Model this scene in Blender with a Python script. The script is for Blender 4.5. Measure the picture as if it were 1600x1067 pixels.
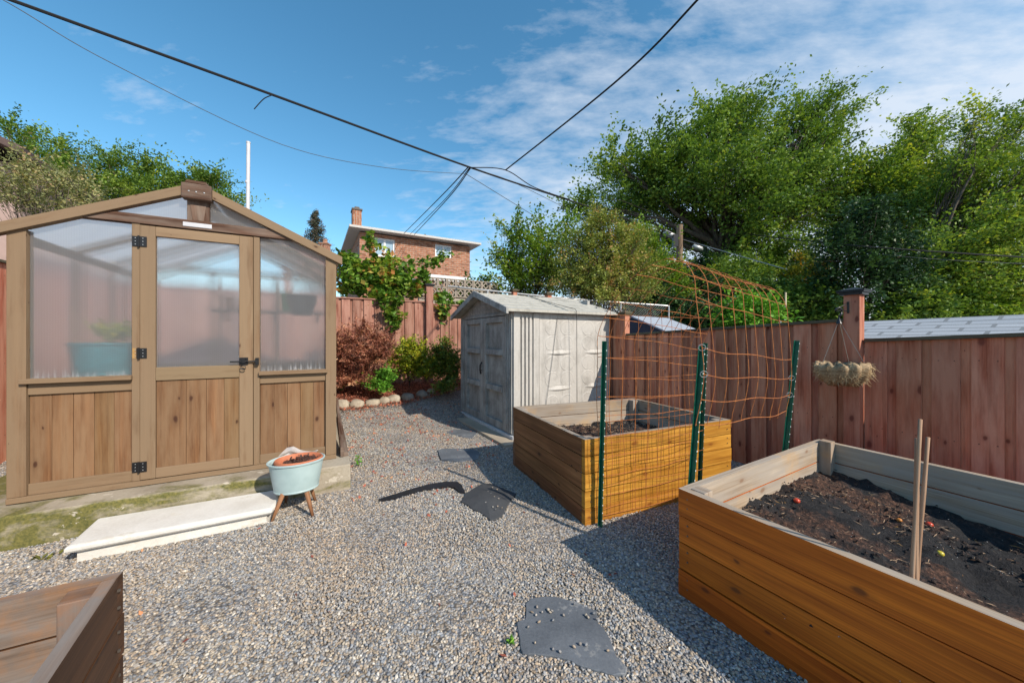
import bpy, math, random
import numpy as np
from mathutils import Vector, noise
for o in list(bpy.data.objects): bpy.data.objects.remove(o)
S = bpy.context.scene
COL = S.collection
R = math.radians
random.seed(7)

# ------------------------------------------------------------------ camera
EYE, FPX, HZ = 1.35, 555.0, 528.0
cd = bpy.data.cameras.new("camera"); cam = bpy.data.objects.new("camera", cd); COL.objects.link(cam)
cam.location = (0, 0, EYE); cam.rotation_euler = (R(90), 0, 0)
cd.sensor_width = 36; cd.lens = 36 * FPX / 1600; cd.shift_y = -5.5 / 1600
cd.clip_start = 0.02; cd.clip_end = 1000
S.camera = cam

# ------------------------------------------------------------------ light
SUN_EL, SUN_AZ = R(37), math.atan2(0.765, -0.645)
sl = bpy.data.lights.new("sun", 'SUN'); so = bpy.data.objects.new("sun", sl); COL.objects.link(so)
sd = Vector((math.sin(SUN_AZ) * math.cos(SUN_EL), math.cos(SUN_AZ) * math.cos(SUN_EL), math.sin(SUN_EL)))
so.rotation_euler = sd.to_track_quat('Z', 'Y').to_euler()
sl.energy = 3.7; sl.angle = R(0.5); sl.color = (1.0, 0.9, 0.76)
S.view_settings.view_transform = 'Standard'; S.view_settings.look = 'None'
S.view_settings.exposure = 0.52; S.view_settings.gamma = 1

def sky():
    w = bpy.data.worlds.new("World"); S.world = w; w.use_nodes = True
    nt = w.node_tree; N = nt.nodes; L = nt.links; N.clear()
    out = N.new('ShaderNodeOutputWorld')
    st = N.new('ShaderNodeTexSky'); st.sky_type = 'NISHITA'; st.sun_disc = False
    st.sun_elevation = SUN_EL; st.sun_rotation = SUN_AZ
    st.air_density = 1.0; st.dust_density = 0.4; st.ozone_density = 2.4
    hs = N.new('ShaderNodeHueSaturation'); hs.inputs['Saturation'].default_value = 1.22
    hs.inputs['Hue'].default_value = 0.484
    L.new(st.outputs[0], hs.inputs['Color'])
    bg = N.new('ShaderNodeBackground'); bg.inputs['Strength'].default_value = 0.14
    L.new(hs.outputs[0], bg.inputs['Color'])
    cb = N.new('ShaderNodeBackground'); cb.inputs['Color'].default_value = (0.80, 0.86, 0.95, 1)
    cb.inputs['Strength'].default_value = 0.74
    tc = N.new('ShaderNodeTexCoord'); sp = N.new('ShaderNodeSeparateXYZ'); L.new(tc.outputs['Generated'], sp.inputs[0])
    def math_(op, a, b=None, c=None, clamp=False):
        n = N.new('ShaderNodeMath'); n.operation = op; n.use_clamp = clamp
        for i, v in enumerate((a, b, c)):
            if v is None: continue
            if isinstance(v, (int, float)): n.inputs[i].default_value = v
            else: L.new(v, n.inputs[i])
        return n.outputs[0]
    den = math_('ADD', math_('MAXIMUM', sp.outputs['Z'], 0.0), 0.22)
    u = math_('DIVIDE', sp.outputs['X'], den); v = math_('DIVIDE', sp.outputs['Y'], den)
    cm = N.new('ShaderNodeCombineXYZ'); L.new(u, cm.inputs[0]); L.new(v, cm.inputs[1])
    mp = N.new('ShaderNodeMapping'); mp.inputs['Rotation'].default_value = (0, 0, R(28)); mp.inputs['Scale'].default_value = (1.0, 2.1, 1)
    L.new(cm.outputs[0], mp.inputs[0])
    n1 = N.new('ShaderNodeTexNoise'); n1.inputs['Scale'].default_value = 1.25; n1.inputs['Detail'].default_value = 9
    n1.inputs['Roughness'].default_value = 0.62; n1.inputs['Distortion'].default_value = 0.35
    L.new(mp.outputs[0], n1.inputs['Vector'])
    n2 = N.new('ShaderNodeTexNoise'); n2.inputs['Scale'].default_value = 9; n2.inputs['Detail'].default_value = 6
    n2.inputs['Roughness'].default_value = 0.6; L.new(mp.outputs[0], n2.inputs['Vector'])
    # more cloud to the right and low down, clear upper left
    bias = math_('MULTIPLY', math_('ADD', u, -0.15), 0.15)
    low = math_('MULTIPLY', math_('SUBTRACT', 0.42, sp.outputs['Z']), 0.26)
    t = math_('ADD', math_('MULTIPLY', n1.outputs[0], 0.72), math_('MULTIPLY', n2.outputs[0], 0.34))
    t = math_('ADD', t, math_('MINIMUM', bias, 0.16)); t = math_('ADD', t, low)
    t = math_('SUBTRACT', t, 0.447); t = math_('MULTIPLY', t, 3.3, clamp=True)
    t = math_('MULTIPLY', t, 0.8)
    mx = N.new('ShaderNodeMixShader'); L.new(t, mx.inputs[0]); L.new(bg.outputs[0], mx.inputs[1]); L.new(cb.outputs[0], mx.inputs[2])
    L.new(mx.outputs[0], out.inputs[0])
sky()
S.cycles.use_denoising = True
S.cycles.max_bounces = 8; S.cycles.transparent_max_bounces = 16

# ------------------------------------------------------------------ geometry helpers
CA, SA = math.cos(R(29.4)), math.sin(R(29.4))
def nq(n, q): return (CA * n - SA * q, SA * n + CA * q)         # garden axes -> world xy
def smooth(t): t = min(1, max(0, t)); return t * t * (3 - 2 * t)
def gz(x, y):
    q = -SA * x + CA * y
    return 0.38 * smooth((q - 5.0) / 2.8)
def at(px, py, Y): return Vector(((px - 800) / FPX * Y, Y, EYE - (py - HZ) / FPX * Y))
def gp(px, py, dz=0):
    lo, hi = 0.4, 40
    for _ in range(50):
        m = (lo + hi) / 2; p = at(px, py, m)
        if p.z > gz(p.x, p.y) + dz: lo = m
        else: hi = m
    return at(px, py, lo)
WLOC = {}
class M:
    def __init__(s): s.v = []; s.f = []; s.m = []; s.uv = []
    def hexa(s, b, t, mat=0, grain=None, fm=None):
        """b, t: four bottom and four top points; grain 0,1,2 = along edge b0b1, b0b3, b0t0"""
        k = len(s.v); P = [Vector(p) for p in list(b) + list(t)]
        s.v += P
        fs = [(0, 3, 2, 1), (4, 5, 6, 7), (0, 1, 5, 4), (1, 2, 6, 5), (2, 3, 7, 6), (3, 0, 4, 7)]
        ax = [(P[1] - P[0]), (P[3] - P[0]), (P[4] - P[0])]
        ln = [a.length for a in ax]
        if grain is None: grain = ln.index(max(ln))
        g = ax[grain].normalized()
        ou, ov = random.uniform(0, 50), random.uniform(0, 50)
        for i, f in enumerate(fs):
            s.f.append(tuple(k + j for j in f)); s.m.append((fm or {}).get(i, mat))
            nrm = (P[f[1]] - P[f[0]]).cross(P[f[3]] - P[f[0]])
            if nrm.length > 0: nrm.normalize()
            if abs(nrm.dot(g)) > 0.7:
                a1 = (P[f[1]] - P[f[0]]).normalized(); a2 = nrm.cross(a1)
            else:
                a1 = g; a2 = nrm.cross(g)
            for j in f:
                s.uv.append((P[j].dot(a1) + ou, P[j].dot(a2) + ov + i * 1.37))
    def obox(s, p, ux, uy, uz, lx, ly, lz, **k):
        p, ux, uy, uz = Vector(p), Vector(ux) * lx, Vector(uy) * ly, Vector(uz) * lz
        b = [p, p + ux, p + ux + uy, p + uy]
        s.hexa(b, [q + uz for q in b], **k)
    def box(s, c, sz, **k):
        c = Vector(c); a, b, h = sz
        s.obox(c - Vector((a / 2, b / 2, 0)), (1, 0, 0), (0, 1, 0), (0, 0, 1), a, b, h, **k)
    def face(s, pts, mat=0):
        k = len(s.v); s.v += [Vector(p) for p in pts]; s.f.append(tuple(range(k, k + len(pts)))); s.m.append(mat)
        a1 = (Vector(pts[1]) - Vector(pts[0])).normalized(); n = a1.cross(Vector(pts[-1]) - Vector(pts[0])).normalized(); a2 = n.cross(a1)
        for p in pts: s.uv.append((Vector(p).dot(a1), Vector(p).dot(a2)))
    def tube(s, pts, r, sides=6, mat=0, cap=True):
        pts = [Vector(p) for p in pts]; n = len(pts)
        if not hasattr(r, '__len__'): r = [r] * n
        k = len(s.v); ref = None; off = random.uniform(0, 20); L = 0
        lens = []
        for i, p in enumerate(pts):
            d = (pts[min(i + 1, n - 1)] - pts[max(i - 1, 0)])
            if d.length < 1e-9: d = Vector((0, 0, 1))
            d.normalize()
            if ref is None:
                ref = Vector((0, 0, 1)) if abs(d.z) < 0.9 else Vector((1, 0, 0))
            a = d.cross(ref); a.normalize(); b = d.cross(a); ref = -(-b).cross(-d).cross(d) if False else ref
            for j in range(sides):
                t = 2 * math.pi * j / sides
                s.v.append(p + (a * math.cos(t) + b * math.sin(t)) * r[i])
            if i: L += (p - pts[i - 1]).length
            lens.append(L)
        for i in range(n - 1):
            for j in range(sides):
                j2 = (j + 1) % sides
                s.f.append((k + i * sides + j, k + i * sides + j2, k + (i + 1) * sides + j2, k + (i + 1) * sides + j)); s.m.append(mat)
                c = 2 * math.pi * r[i] / sides
                s.uv += [(lens[i] + off, j * c), (lens[i] + off, (j + 1) * c), (lens[i + 1] + off, (j + 1) * c), (lens[i + 1] + off, j * c)]
        if cap:
            for base, rev in ((k, True), (k + (n - 1) * sides, False)):
                f = tuple(range(base, base + sides)); f = f[::-1] if rev else f
                s.f.append(f); s.m.append(mat); s.uv += [(0.01 * q, 0) for q in range(sides)]
    def lathe(s, c, prof, seg=32, sx=1, sy=1, rot=0, mat=0, lean=(0, 0)):
        k = len(s.v); c = Vector(c); cr, sr = math.cos(rot), math.sin(rot)
        for r, z in prof:
            for j in range(seg):
                t = 2 * math.pi * j / seg; x, y = r * math.cos(t) * sx, r * math.sin(t) * sy
                s.v.append(c + Vector((x * cr - y * sr + lean[0] * z, x * sr + y * cr + lean[1] * z, z)))
        for i in range(len(prof) - 1):
            for j in range(seg):
                j2 = (j + 1) % seg
                s.f.append((k + i * seg + j, k + i * seg + j2, k + (i + 1) * seg + j2, k + (i + 1) * seg + j)); s.m.append(mat)
                s.uv += [(j / seg, prof[i][1]), ((j + 1) / seg, prof[i][1]), ((j + 1) / seg, prof[i + 1][1]), (j / seg, prof[i + 1][1])]
    def build(s, name, mats, parent=None, smooth=False, bevel=0.0, angle=None):
        off = WLOC.get(parent.name, Vector()) if parent else Vector()
        me = bpy.data.meshes.new(name)
        me.from_pydata([tuple(v - off) for v in s.v], [], s.f)
        if not isinstance(mats, (list, tuple)): mats = [mats]
        for m in mats: me.materials.append(m)
        me.polygons.foreach_set('material_index', s.m)
        ul = me.uv_layers.new(name='UVMap'); ul.data.foreach_set('uv', np.array(s.uv, dtype=np.float32).ravel())
        me.polygons.foreach_set('use_smooth', [smooth] * len(s.f))
        if smooth and angle: me.set_sharp_from_angle(angle=R(angle))
        me.update()
        o = bpy.data.objects.new(name, me); COL.objects.link(o)
        if parent: o.parent = parent; WLOC[o.name] = off
        if bevel:
            b = o.modifiers.new('bevel', 'BEVEL'); b.width = bevel; b.segments = 2; b.limit_method = 'ANGLE'
        return o
def tag(o, label=None, cat=None, group=None, kind=None):
    if label: o['label'] = label
    if cat: o['category'] = cat
    if group: o['group'] = group
    if kind: o['kind'] = kind
    return o
def thing(name, loc, label, cat, group=None):
    o = bpy.data.objects.new(name, None); COL.objects.link(o); o.location = loc; o.empty_display_size = 0.1
    WLOC[o.name] = Vector(loc); return tag(o, label, cat, group)
def solo(m, name, mats, label, cat, group=None, **k):
    """a one-mesh thing: origin moved to its base"""
    z = min(v.z for v in m.v); cx = sum(v.x for v in m.v) / len(m.v); cy = sum(v.y for v in m.v) / len(m.v)
    off = Vector((cx, cy, z)); m.v = [v - off for v in m.v]
    o = m.build(name, mats, None, **k); o.location = off; WLOC[o.name] = off
    return tag(o, label, cat, group)
def copy_tree(o, parent=None):
    c = o.copy(); COL.objects.link(c)
    if parent: c.parent = parent
    for ch in [x for x in COL.objects if x.parent == o]: copy_tree(ch, c)
    return c

# ------------------------------------------------------------------ materials
class NT:
    def __init__(s, name):
        s.mat = bpy.data.materials.new(name); s.mat.use_nodes = True
        s.N = s.mat.node_tree.nodes; s.L = s.mat.node_tree.links
        s.b = s.N['Principled BSDF']; s.out = s.N['Material Output']
    def n(s, t, **k):
        x = s.N.new('ShaderNode' + t)
        for a, v in k.items(): setattr(x, a, v)
        return x
    def coord(s, kind='Object', scale=(1, 1, 1), rot=(0, 0, 0)):
        tc = s.n('TexCoord'); mp = s.n('Mapping'); mp.inputs['Scale'].default_value = scale; mp.inputs['Rotation'].default_value = rot
        s.L.new(tc.outputs[kind], mp.inputs[0]); return mp.outputs[0]
    def noise(s, vec, scale, detail=4, rough=0.55, dist=0):
        x = s.n('TexNoise'); x.inputs['Scale'].default_value = scale; x.inputs['Detail'].default_value = detail
        x.inputs['Roughness'].default_value = rough; x.inputs['Distortion'].default_value = dist
        s.L.new(vec, x.inputs['Vector']); return x.outputs[0]
    def ramp(s, fac, stops, interp='LINEAR'):
        r = s.n('ValToRGB'); r.color_ramp.interpolation = interp; e = r.color_ramp.elements
        while len(e) < len(stops): e.new(0.5)
        for i, (p, c) in enumerate(stops):
            e[i].position = p; e[i].color = (*c, 1) if len(c) == 3 else c
        s.L.new(fac, r.inputs[0]); return r.outputs[0]
    def mix(s, f, a, b, blend='MIX'):
        x = s.n('Mix', data_type='RGBA', blend_type=blend)
        for i, v in ((0, f), (6, a), (7, b)):
            if isinstance(v, (int, float)): x.inputs[i].default_value = v
            elif isinstance(v, tuple): x.inputs[i].default_value = (*v, 1)
            else: s.L.new(v, x.inputs[i])
        return x.outputs[2]
    def math(s, op, a, b=None, clamp=False):
        x = s.n('Math', operation=op); x.use_clamp = clamp
        for i, v in enumerate((a, b)):
            if v is None: continue
            if isinstance(v, (int, float)): x.inputs[i].default_value = v
            else: s.L.new(v, x.inputs[i])
        return x.outputs[0]
    def bump(s, h, st=0.3, dist=0.01):
        b = s.n('Bump'); b.inputs['Strength'].default_value = st; b.inputs['Distance'].default_value = dist
        s.L.new(h, b.inputs['Height']); s.L.new(b.outputs[0], s.b.inputs['Normal']); return b
    def col(s, c): 
        if isinstance(c, tuple): s.b.inputs['Base Color'].default_value = (*c, 1)
        else: s.L.new(c, s.b.inputs['Base Color'])
    def rough(s, v):
        if isinstance(v, (int, float)): s.b.inputs['Roughness'].default_value = v
        else: s.L.new(v, s.b.inputs['Roughness'])
    def isl(s): return s.n('NewGeometry').outputs['Random Per Island']
def plain(name, c, rough=0.6, metal=0, c2=None, scale=20, bump=0.0):
    t = NT(name)
    if c2 is None: c2 = tuple(x * 0.8 for x in c)
    v = t.coord(); n = t.noise(v, scale, 5); t.col(t.ramp(n, [(0.35, c2), (0.65, c)]))
    t.rough(rough); t.b.inputs['Metallic'].default_value = metal
    if bump: t.bump(n, bump, 0.005)
    return t.mat
def wood(name, dark, light, knot=(0.06, 0.025, 0.012), var=0.35, gray=None, grayamt=0.0, knots=1.0, rough=0.75, fine=34, bump=0.25, stain=None):
    t = NT(name)
    v = t.coord('UV', (1.1, fine, 1)); g = t.noise(v, 1.0, 6, 0.6, 0.6)
    c = t.ramp(g, [(0.3, dark), (0.5, tuple((a + b) / 2 for a, b in zip(dark, light))), (0.68, light)])
    gf = t.noise(t.coord('UV', (2.2, fine * 4.5, 1)), 1.0, 3, 0.6, 0.3)
    c = t.mix(t.ramp(gf, [(0.42, (0, 0, 0)), (0.62, (0.55, 0.55, 0.55))]), c, t.mix(1.0, c, (0.6, 0.52, 0.46), 'MULTIPLY'))
    wv = t.n('TexWave'); wv.wave_type = 'BANDS'; wv.bands_direction = 'Y'; wv.wave_profile = 'SAW'; wv.inputs['Scale'].default_value = 1.0
    wv.inputs['Distortion'].default_value = 7.0; wv.inputs['Detail'].default_value = 2.0; wv.inputs['Detail Scale'].default_value = 0.6; t.L.new(t.coord('UV', (0.5, 4.6, 1)), wv.inputs['Vector'])
    c = t.mix(t.ramp(wv.outputs['Fac'], [(0.0, (0, 0, 0)), (0.8, (0.12, 0.12, 0.12)), (0.97, (0.62, 0.62, 0.62)), (1.0, (0, 0, 0))]), c, t.mix(1.0, c, (0.55, 0.46, 0.38), 'MULTIPLY'))
    v2 = t.coord('UV', (0.9, 4, 1)); g2 = t.noise(v2, 1.6, 3, 0.5, 0.4)
    c = t.mix(t.ramp(g2, [(0.3, (0, 0, 0)), (0.72, (1, 1, 1))]), c, t.mix(1.0, c, (0.62, 0.56, 0.5), 'MULTIPLY'))
    if gray:
        g3 = t.noise(t.coord('UV', (1.3, 9, 1)), 1.3, 5, 0.6)
        lo = 0.62 - grayamt * 0.4
        c = t.mix(t.ramp(g3, [(lo - 0.12, (0, 0, 0)), (lo + 0.14, (0.85, 0.85, 0.85))]), c, gray)
    if stain:
        g4 = t.noise(t.coord('Object', (1, 1, 1)), 3.0, 6, 0.65)
        c = t.mix(t.ramp(g4, [(0.52, (0, 0, 0)), (0.68, (0.7, 0.7, 0.7))]), c, stain)
    vo = t.n('TexVoronoi'); vo.voronoi_dimensions = '2D'; vo.inputs['Scale'].default_value = 1.0
    kv = t.coord('UV', (2.3, 4.6, 1)); mixv = t.n('VectorMath', operation='ADD')
    nz = t.n('TexNoise'); nz.inputs['Scale'].default_value = 2.5; t.L.new(kv, nz.inputs['Vector'])
    sc = t.n('VectorMath', operation='SCALE'); sc.inputs['Scale'].default_value = 0.12; t.L.new(nz.outputs['Color'], sc.inputs[0])
    t.L.new(kv, mixv.inputs[0]); t.L.new(sc.outputs[0], mixv.inputs[1]); t.L.new(mixv.outputs[0], vo.inputs['Vector'])
    vs = t.n('SeparateColor'); t.L.new(vo.outputs['Color'], vs.inputs[0]); kd = t.math('DIVIDE', vo.outputs['Distance'], t.math('ADD', t.math('MULTIPLY', vs.outputs[0], 1.3), 0.12))
    kf = t.ramp(kd, [(0.03 * knots, (0.95, 0.95, 0.95)), (0.045 * knots, (0.62, 0.62, 0.62)), (0.06 * knots, (0.22, 0.22, 0.22)), (0.13 * knots, (0, 0, 0))])
    c = t.mix(kf, c, knot)
    hs = t.n('HueSaturation'); t.L.new(c, hs.inputs['Color'])
    i = t.isl(); t.L.new(t.math('ADD', t.math('MULTIPLY', i, var), 1 - var / 2), hs.inputs['Value'])
    t.L.new(t.math('ADD', t.math('MULTIPLY', t.math('FRACT', t.math('MULTIPLY', i, 7.3)), 0.010), 0.493), hs.inputs['Hue'])
    t.col(hs.outputs[0]); t.rough(rough); t.b.inputs['Specular IOR Level'].default_value = 0.3
    t.bump(g, bump, 0.004)
    return t.mat
def leafmat(name, stops, trans=0.35, rough=0.5, gain=1.35):
    t = NT(name)
    a = t.n('Attribute', attribute_name='tint'); c = t.ramp(a.outputs['Fac'], [(p, tuple(x * gain * w for x, w in zip(q, (1.16, 1.16, 1.3)))) for p, q in stops])
    t.col(c); t.rough(rough); t.b.inputs['Specular IOR Level'].default_value = 0.35
    tr = t.n('BsdfTranslucent'); t.L.new(t.mix(1.0, c, (1.0, 1.0, 0.45), 'MULTIPLY'), tr.inputs[0])
    mx = t.n('MixShader'); mx.inputs[0].default_value = trans
    t.L.new(t.b.outputs[0], mx.inputs[1]); t.L.new(tr.outputs[0], mx.inputs[2]); t.L.new(mx.outputs[0], t.out.inputs[0])
    return t.mat

GH_FRAME = wood('cedar_frame', (0.15, 0.088, 0.046), (0.31, 0.195, 0.103), gray=(0.25, 0.178, 0.106), grayamt=0.7, knots=0.55, var=0.28)
GH_PANEL = wood('cedar_panel', (0.155, 0.076, 0.032), (0.29, 0.158, 0.070), gray=(0.235, 0.148, 0.078), grayamt=0.4, var=0.28, fine=26)
GH_DARK = wood('cedar_weathered', (0.085, 0.045, 0.028), (0.19, 0.11, 0.07), gray=(0.24, 0.19, 0.15), grayamt=0.25, var=0.2)
FENCE = wood('red_stained_board', (0.44, 0.14, 0.074), (0.65, 0.225, 0.122), knot=(0.17, 0.05, 0.03), gray=(0.57, 0.275, 0.17), grayamt=0.4, var=0.6, knots=1.15, fine=24)
FENCE_FAR = wood('red_stained_board_faded', (0.22, 0.082, 0.052), (0.36, 0.15, 0.10), knot=(0.11, 0.04, 0.03), gray=(0.40, 0.22, 0.16), grayamt=0.4, var=0.3)
FENCE_CAP = wood('weathered_cap_rail', (0.06, 0.035, 0.022), (0.13, 0.075, 0.05), gray=(0.14, 0.13, 0.08), grayamt=0.5)
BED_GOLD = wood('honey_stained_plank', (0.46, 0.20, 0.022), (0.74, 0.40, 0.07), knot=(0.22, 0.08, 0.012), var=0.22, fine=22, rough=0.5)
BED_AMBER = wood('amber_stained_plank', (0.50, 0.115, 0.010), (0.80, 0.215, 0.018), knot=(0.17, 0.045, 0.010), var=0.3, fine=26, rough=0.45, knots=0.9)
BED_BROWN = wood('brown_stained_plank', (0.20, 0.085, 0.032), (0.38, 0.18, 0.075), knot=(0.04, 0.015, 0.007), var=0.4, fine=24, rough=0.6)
BED_DARK = wood('dark_stained_plank', (0.06, 0.028, 0.014), (0.15, 0.07, 0.033), knot=(0.02, 0.01, 0.006), var=0.35, fine=22, rough=0.6)
INNER = wood('raw_weathered_plank', (0.36, 0.28, 0.20), (0.58, 0.50, 0.40), knot=(0.22, 0.14, 0.09), gray=(0.33, 0.29, 0.25), grayamt=0.35, var=0.25, stain=(0.45, 0.29, 0.15))
INNER_DARK = wood('raw_weathered_plank_brown', (0.15, 0.10, 0.07), (0.30, 0.22, 0.17), knot=(0.10, 0.045, 0.025), gray=(0.22, 0.19, 0.17), grayamt=0.3, var=0.25, stain=(0.34, 0.15, 0.05))
BAMBOO = wood('split_stake_wood', (0.42, 0.27, 0.17), (0.62, 0.44, 0.30), knots=0.5)
POLEWOOD = wood('utility_pole_wood', (0.20, 0.13, 0.09), (0.36, 0.27, 0.20), fine=10, knots=0.3)

def concrete(name, base, dark, moss=None, flake=None):
    t = NT(name); v = t.coord()
    n = t.noise(v, 3, 8, 0.6); n2 = t.noise(v, 60, 4, 0.6)
    c = t.ramp(n, [(0.35, dark), (0.62, base)]); c = t.mix(0.35, c, t.ramp(n2, [(0.3, dark), (0.7, base)]))
    if moss:
        g = t.noise(t.coord('Object', (1.4, 1.4, 3.2)), 2.1, 7, 0.65, 0.5)
        sx = t.n('SeparateXYZ'); t.L.new(t.coord(), sx.inputs[0])
        lf = t.math('MULTIPLY', sx.outputs['X'], -0.13)
        nz_ = t.n('NewGeometry'); sz_ = t.n('SeparateXYZ'); t.L.new(nz_.outputs['Normal'], sz_.inputs[0]); lf = t.math('ADD', lf, t.math('MULTIPLY', sz_.outputs['Z'], -0.13)); lf = t.math('ADD', lf, 0.05)       # greener towards its damp left end
        g = t.math('ADD', g, lf)
        c = t.mix(t.ramp(g, [(0.34, (0, 0, 0)), (0.50, (0.95, 0.95, 0.95))]), c, t.ramp(n2, [(0.3, (0.055, 0.065, 0.012)), (0.7, (0.20, 0.175, 0.04))]))
    if flake:
        g = t.noise(t.coord('Object', (1, 1, 1.6)), 5.5, 6, 0.7)
        c = t.mix(t.ramp(g, [(0.60, (0, 0, 0)), (0.63, (1, 1, 1))]), c, flake)
    t.col(c); t.rough(0.9); t.bump(t.mix(0.5, n, n2), 0.35, 0.01); return t.mat
PLINTH = concrete('mossy_concrete', (0.42, 0.37, 0.29), (0.24, 0.20, 0.15), moss=True, flake=(0.50, 0.45, 0.37))
SLABC = concrete('pale_concrete', (0.50, 0.42, 0.32), (0.30, 0.25, 0.19))
STEPM = concrete('white_painted_stone', (0.74, 0.72, 0.68), (0.56, 0.53, 0.48), flake=(0.62, 0.58, 0.51))
BREEZE = concrete('breeze_concrete', (0.40, 0.34, 0.28), (0.25, 0.21, 0.17))
SLATE = concrete('blue_grey_slate', (0.15, 0.165, 0.185), (0.07, 0.08, 0.095), flake=(0.21, 0.215, 0.22))
SLATE_D = concrete('dark_rubber_slate', (0.062, 0.066, 0.072), (0.038, 0.04, 0.045))
BLACK = plain('black_metal', (0.018, 0.018, 0.02), 0.4, 0.3)
BLACKP = plain('black_plastic', (0.02, 0.02, 0.024), 0.35)
GREENP = plain('green_painted_steel', (0.006, 0.12, 0.07), 0.38, 0.2, c2=(0.004, 0.085, 0.05))
WHITEP = plain('white_stud', (0.75, 0.78, 0.76), 0.5)
WHITEM = plain('white_painted_pipe', (0.62, 0.62, 0.64), 0.5, 0.0, c2=(0.52, 0.52, 0.55), scale=6)
RUST = plain('rusty_wire', (0.52, 0.18, 0.045), 0.85, 0.0, c2=(0.28, 0.085, 0.028), scale=30)
CABLE = plain('black_cable', (0.012, 0.013, 0.016), 0.9)
GREYCABLE = plain('grey_cable', (0.09, 0.10, 0.11), 0.8)
GALV = plain('galvanised_steel', (0.50, 0.51, 0.52), 0.45, 0.5)
STRING = plain('pale_string', (0.45, 0.40, 0.33), 0.8)

# ------------------------------------------------------------------ ground
def gravel_colours():
    return [(0.0, (0.17, 0.18, 0.20)), (0.14, (0.28, 0.295, 0.32)), (0.34, (0.38, 0.365, 0.35)), (0.5, (0.34, 0.28, 0.215)),
            (0.62, (0.45, 0.40, 0.33)), (0.76, (0.23, 0.215, 0.205)), (0.86, (0.37, 0.31, 0.25)), (0.965, (0.58, 0.55, 0.50))]
def ground_mat():
    t = NT('gravel_surface'); v = t.coord('Object')
    vo = t.n('TexVoronoi'); vo.inputs['Scale'].default_value = 62; t.L.new(v, vo.inputs['Vector'])
    sp = t.n('SeparateColor'); t.L.new(vo.outputs['Color'], sp.inputs[0])
    c = t.ramp(sp.outputs[0], gravel_colours(), 'CONSTANT')
    sh = t.ramp(vo.outputs['Distance'], [(0.35, (1, 1, 1)), (0.75, (0.35, 0.33, 0.31))])
    c = t.mix(1.0, c, sh, 'MULTIPLY')
    big = t.noise(v, 1.3, 5, 0.6)
    c = t.mix(t.ramp(big, [(0.45, (0, 0, 0)), (0.7, (0.4, 0.4, 0.4))]), c, t.mix(1.0, c, (1.0, 0.8, 0.62), 'MULTIPLY'))
    t.col(c); t.rough(0.85)
    inv = t.math('SUBTRACT', 1.0, vo.outputs['Distance']); t.bump(inv, 0.9, 0.008)
    return t.mat
def ground():
    xs = np.concatenate([np.linspace(-150, -10, 12), np.arange(-9, 9.01, 0.25), np.linspace(10, 150, 12)])
    ys = np.concatenate([np.linspace(-60, -3, 8), np.arange(-2.5, 12.01, 0.25), np.linspace(13, 260, 16)])
    m = M(); k = 0
    for y in ys:
        for x in xs: m.v.append(Vector((x, y, gz(x, y))))
    W = len(xs)
    for j in range(len(ys) - 1):
        for i in range(W - 1):
            f = (j * W + i, j * W + i + 1, (j + 1) * W + i + 1, (j + 1) * W + i); m.f.append(f); m.m.append(0); m.uv += [(0, 0)] * 4
    o = m.build('ground', ground_mat(), smooth=True); tag(o, kind='structure')
ground()

# footprints that carry no pebbles (world xy polygons)
def inside(poly, x, y):
    c = np.zeros(x.shape, bool); n = len(poly)
    for i in range(n):
        x1, y1 = poly[i]; x2, y2 = poly[(i + 1) % n]
        cond = ((y1 > y) != (y2 > y)); xi = (x2 - x1) * (y - y1) / ((y2 - y1) if y2 != y1 else 1e-9) + x1
        c ^= cond & (x < xi)
    return c
BED2 = [(0.525, 2.556), (1.966, 3.19), (1.49, 4.33), (0.0136, 3.783)]
BED1 = [(0.885, 1.882), (2.06, -0.21), (3.5, 0.42), (2.407, 2.789)]
BED3 = [(-1.328, 1.2145), (-2.485, 0.62), (-1.75, -0.46), (-0.613, 0.135)]
GHO = Vector((-3.42, 2.403, 0)); GU = Vector((0.8844, 0.4668, 0)); GV = Vector((-0.4668, 0.8844, 0)); UP = Vector((0, 0, 1))
def gh(s, d, z): return GHO + GU * s + GV * d + UP * z
PL = [gh(-0.15, -0.23, 0), gh(2.11, -0.23, 0), gh(2.11, 2.45, 0), gh(-0.15, 2.45, 0)]
SHO = Vector((0.025, 4.607, 0)); SU = Vector((CA, SA, 0)); SV = Vector((-SA, CA, 0))
def sh(s, d, z): return SHO + SU * s + SV * d + UP * z
SLABP = [sh(-0.22, -0.16, 0), sh(1.75, -0.16, 0), sh(1.75, 1.95, 0), sh(-0.22, 1.95, 0)]

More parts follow.
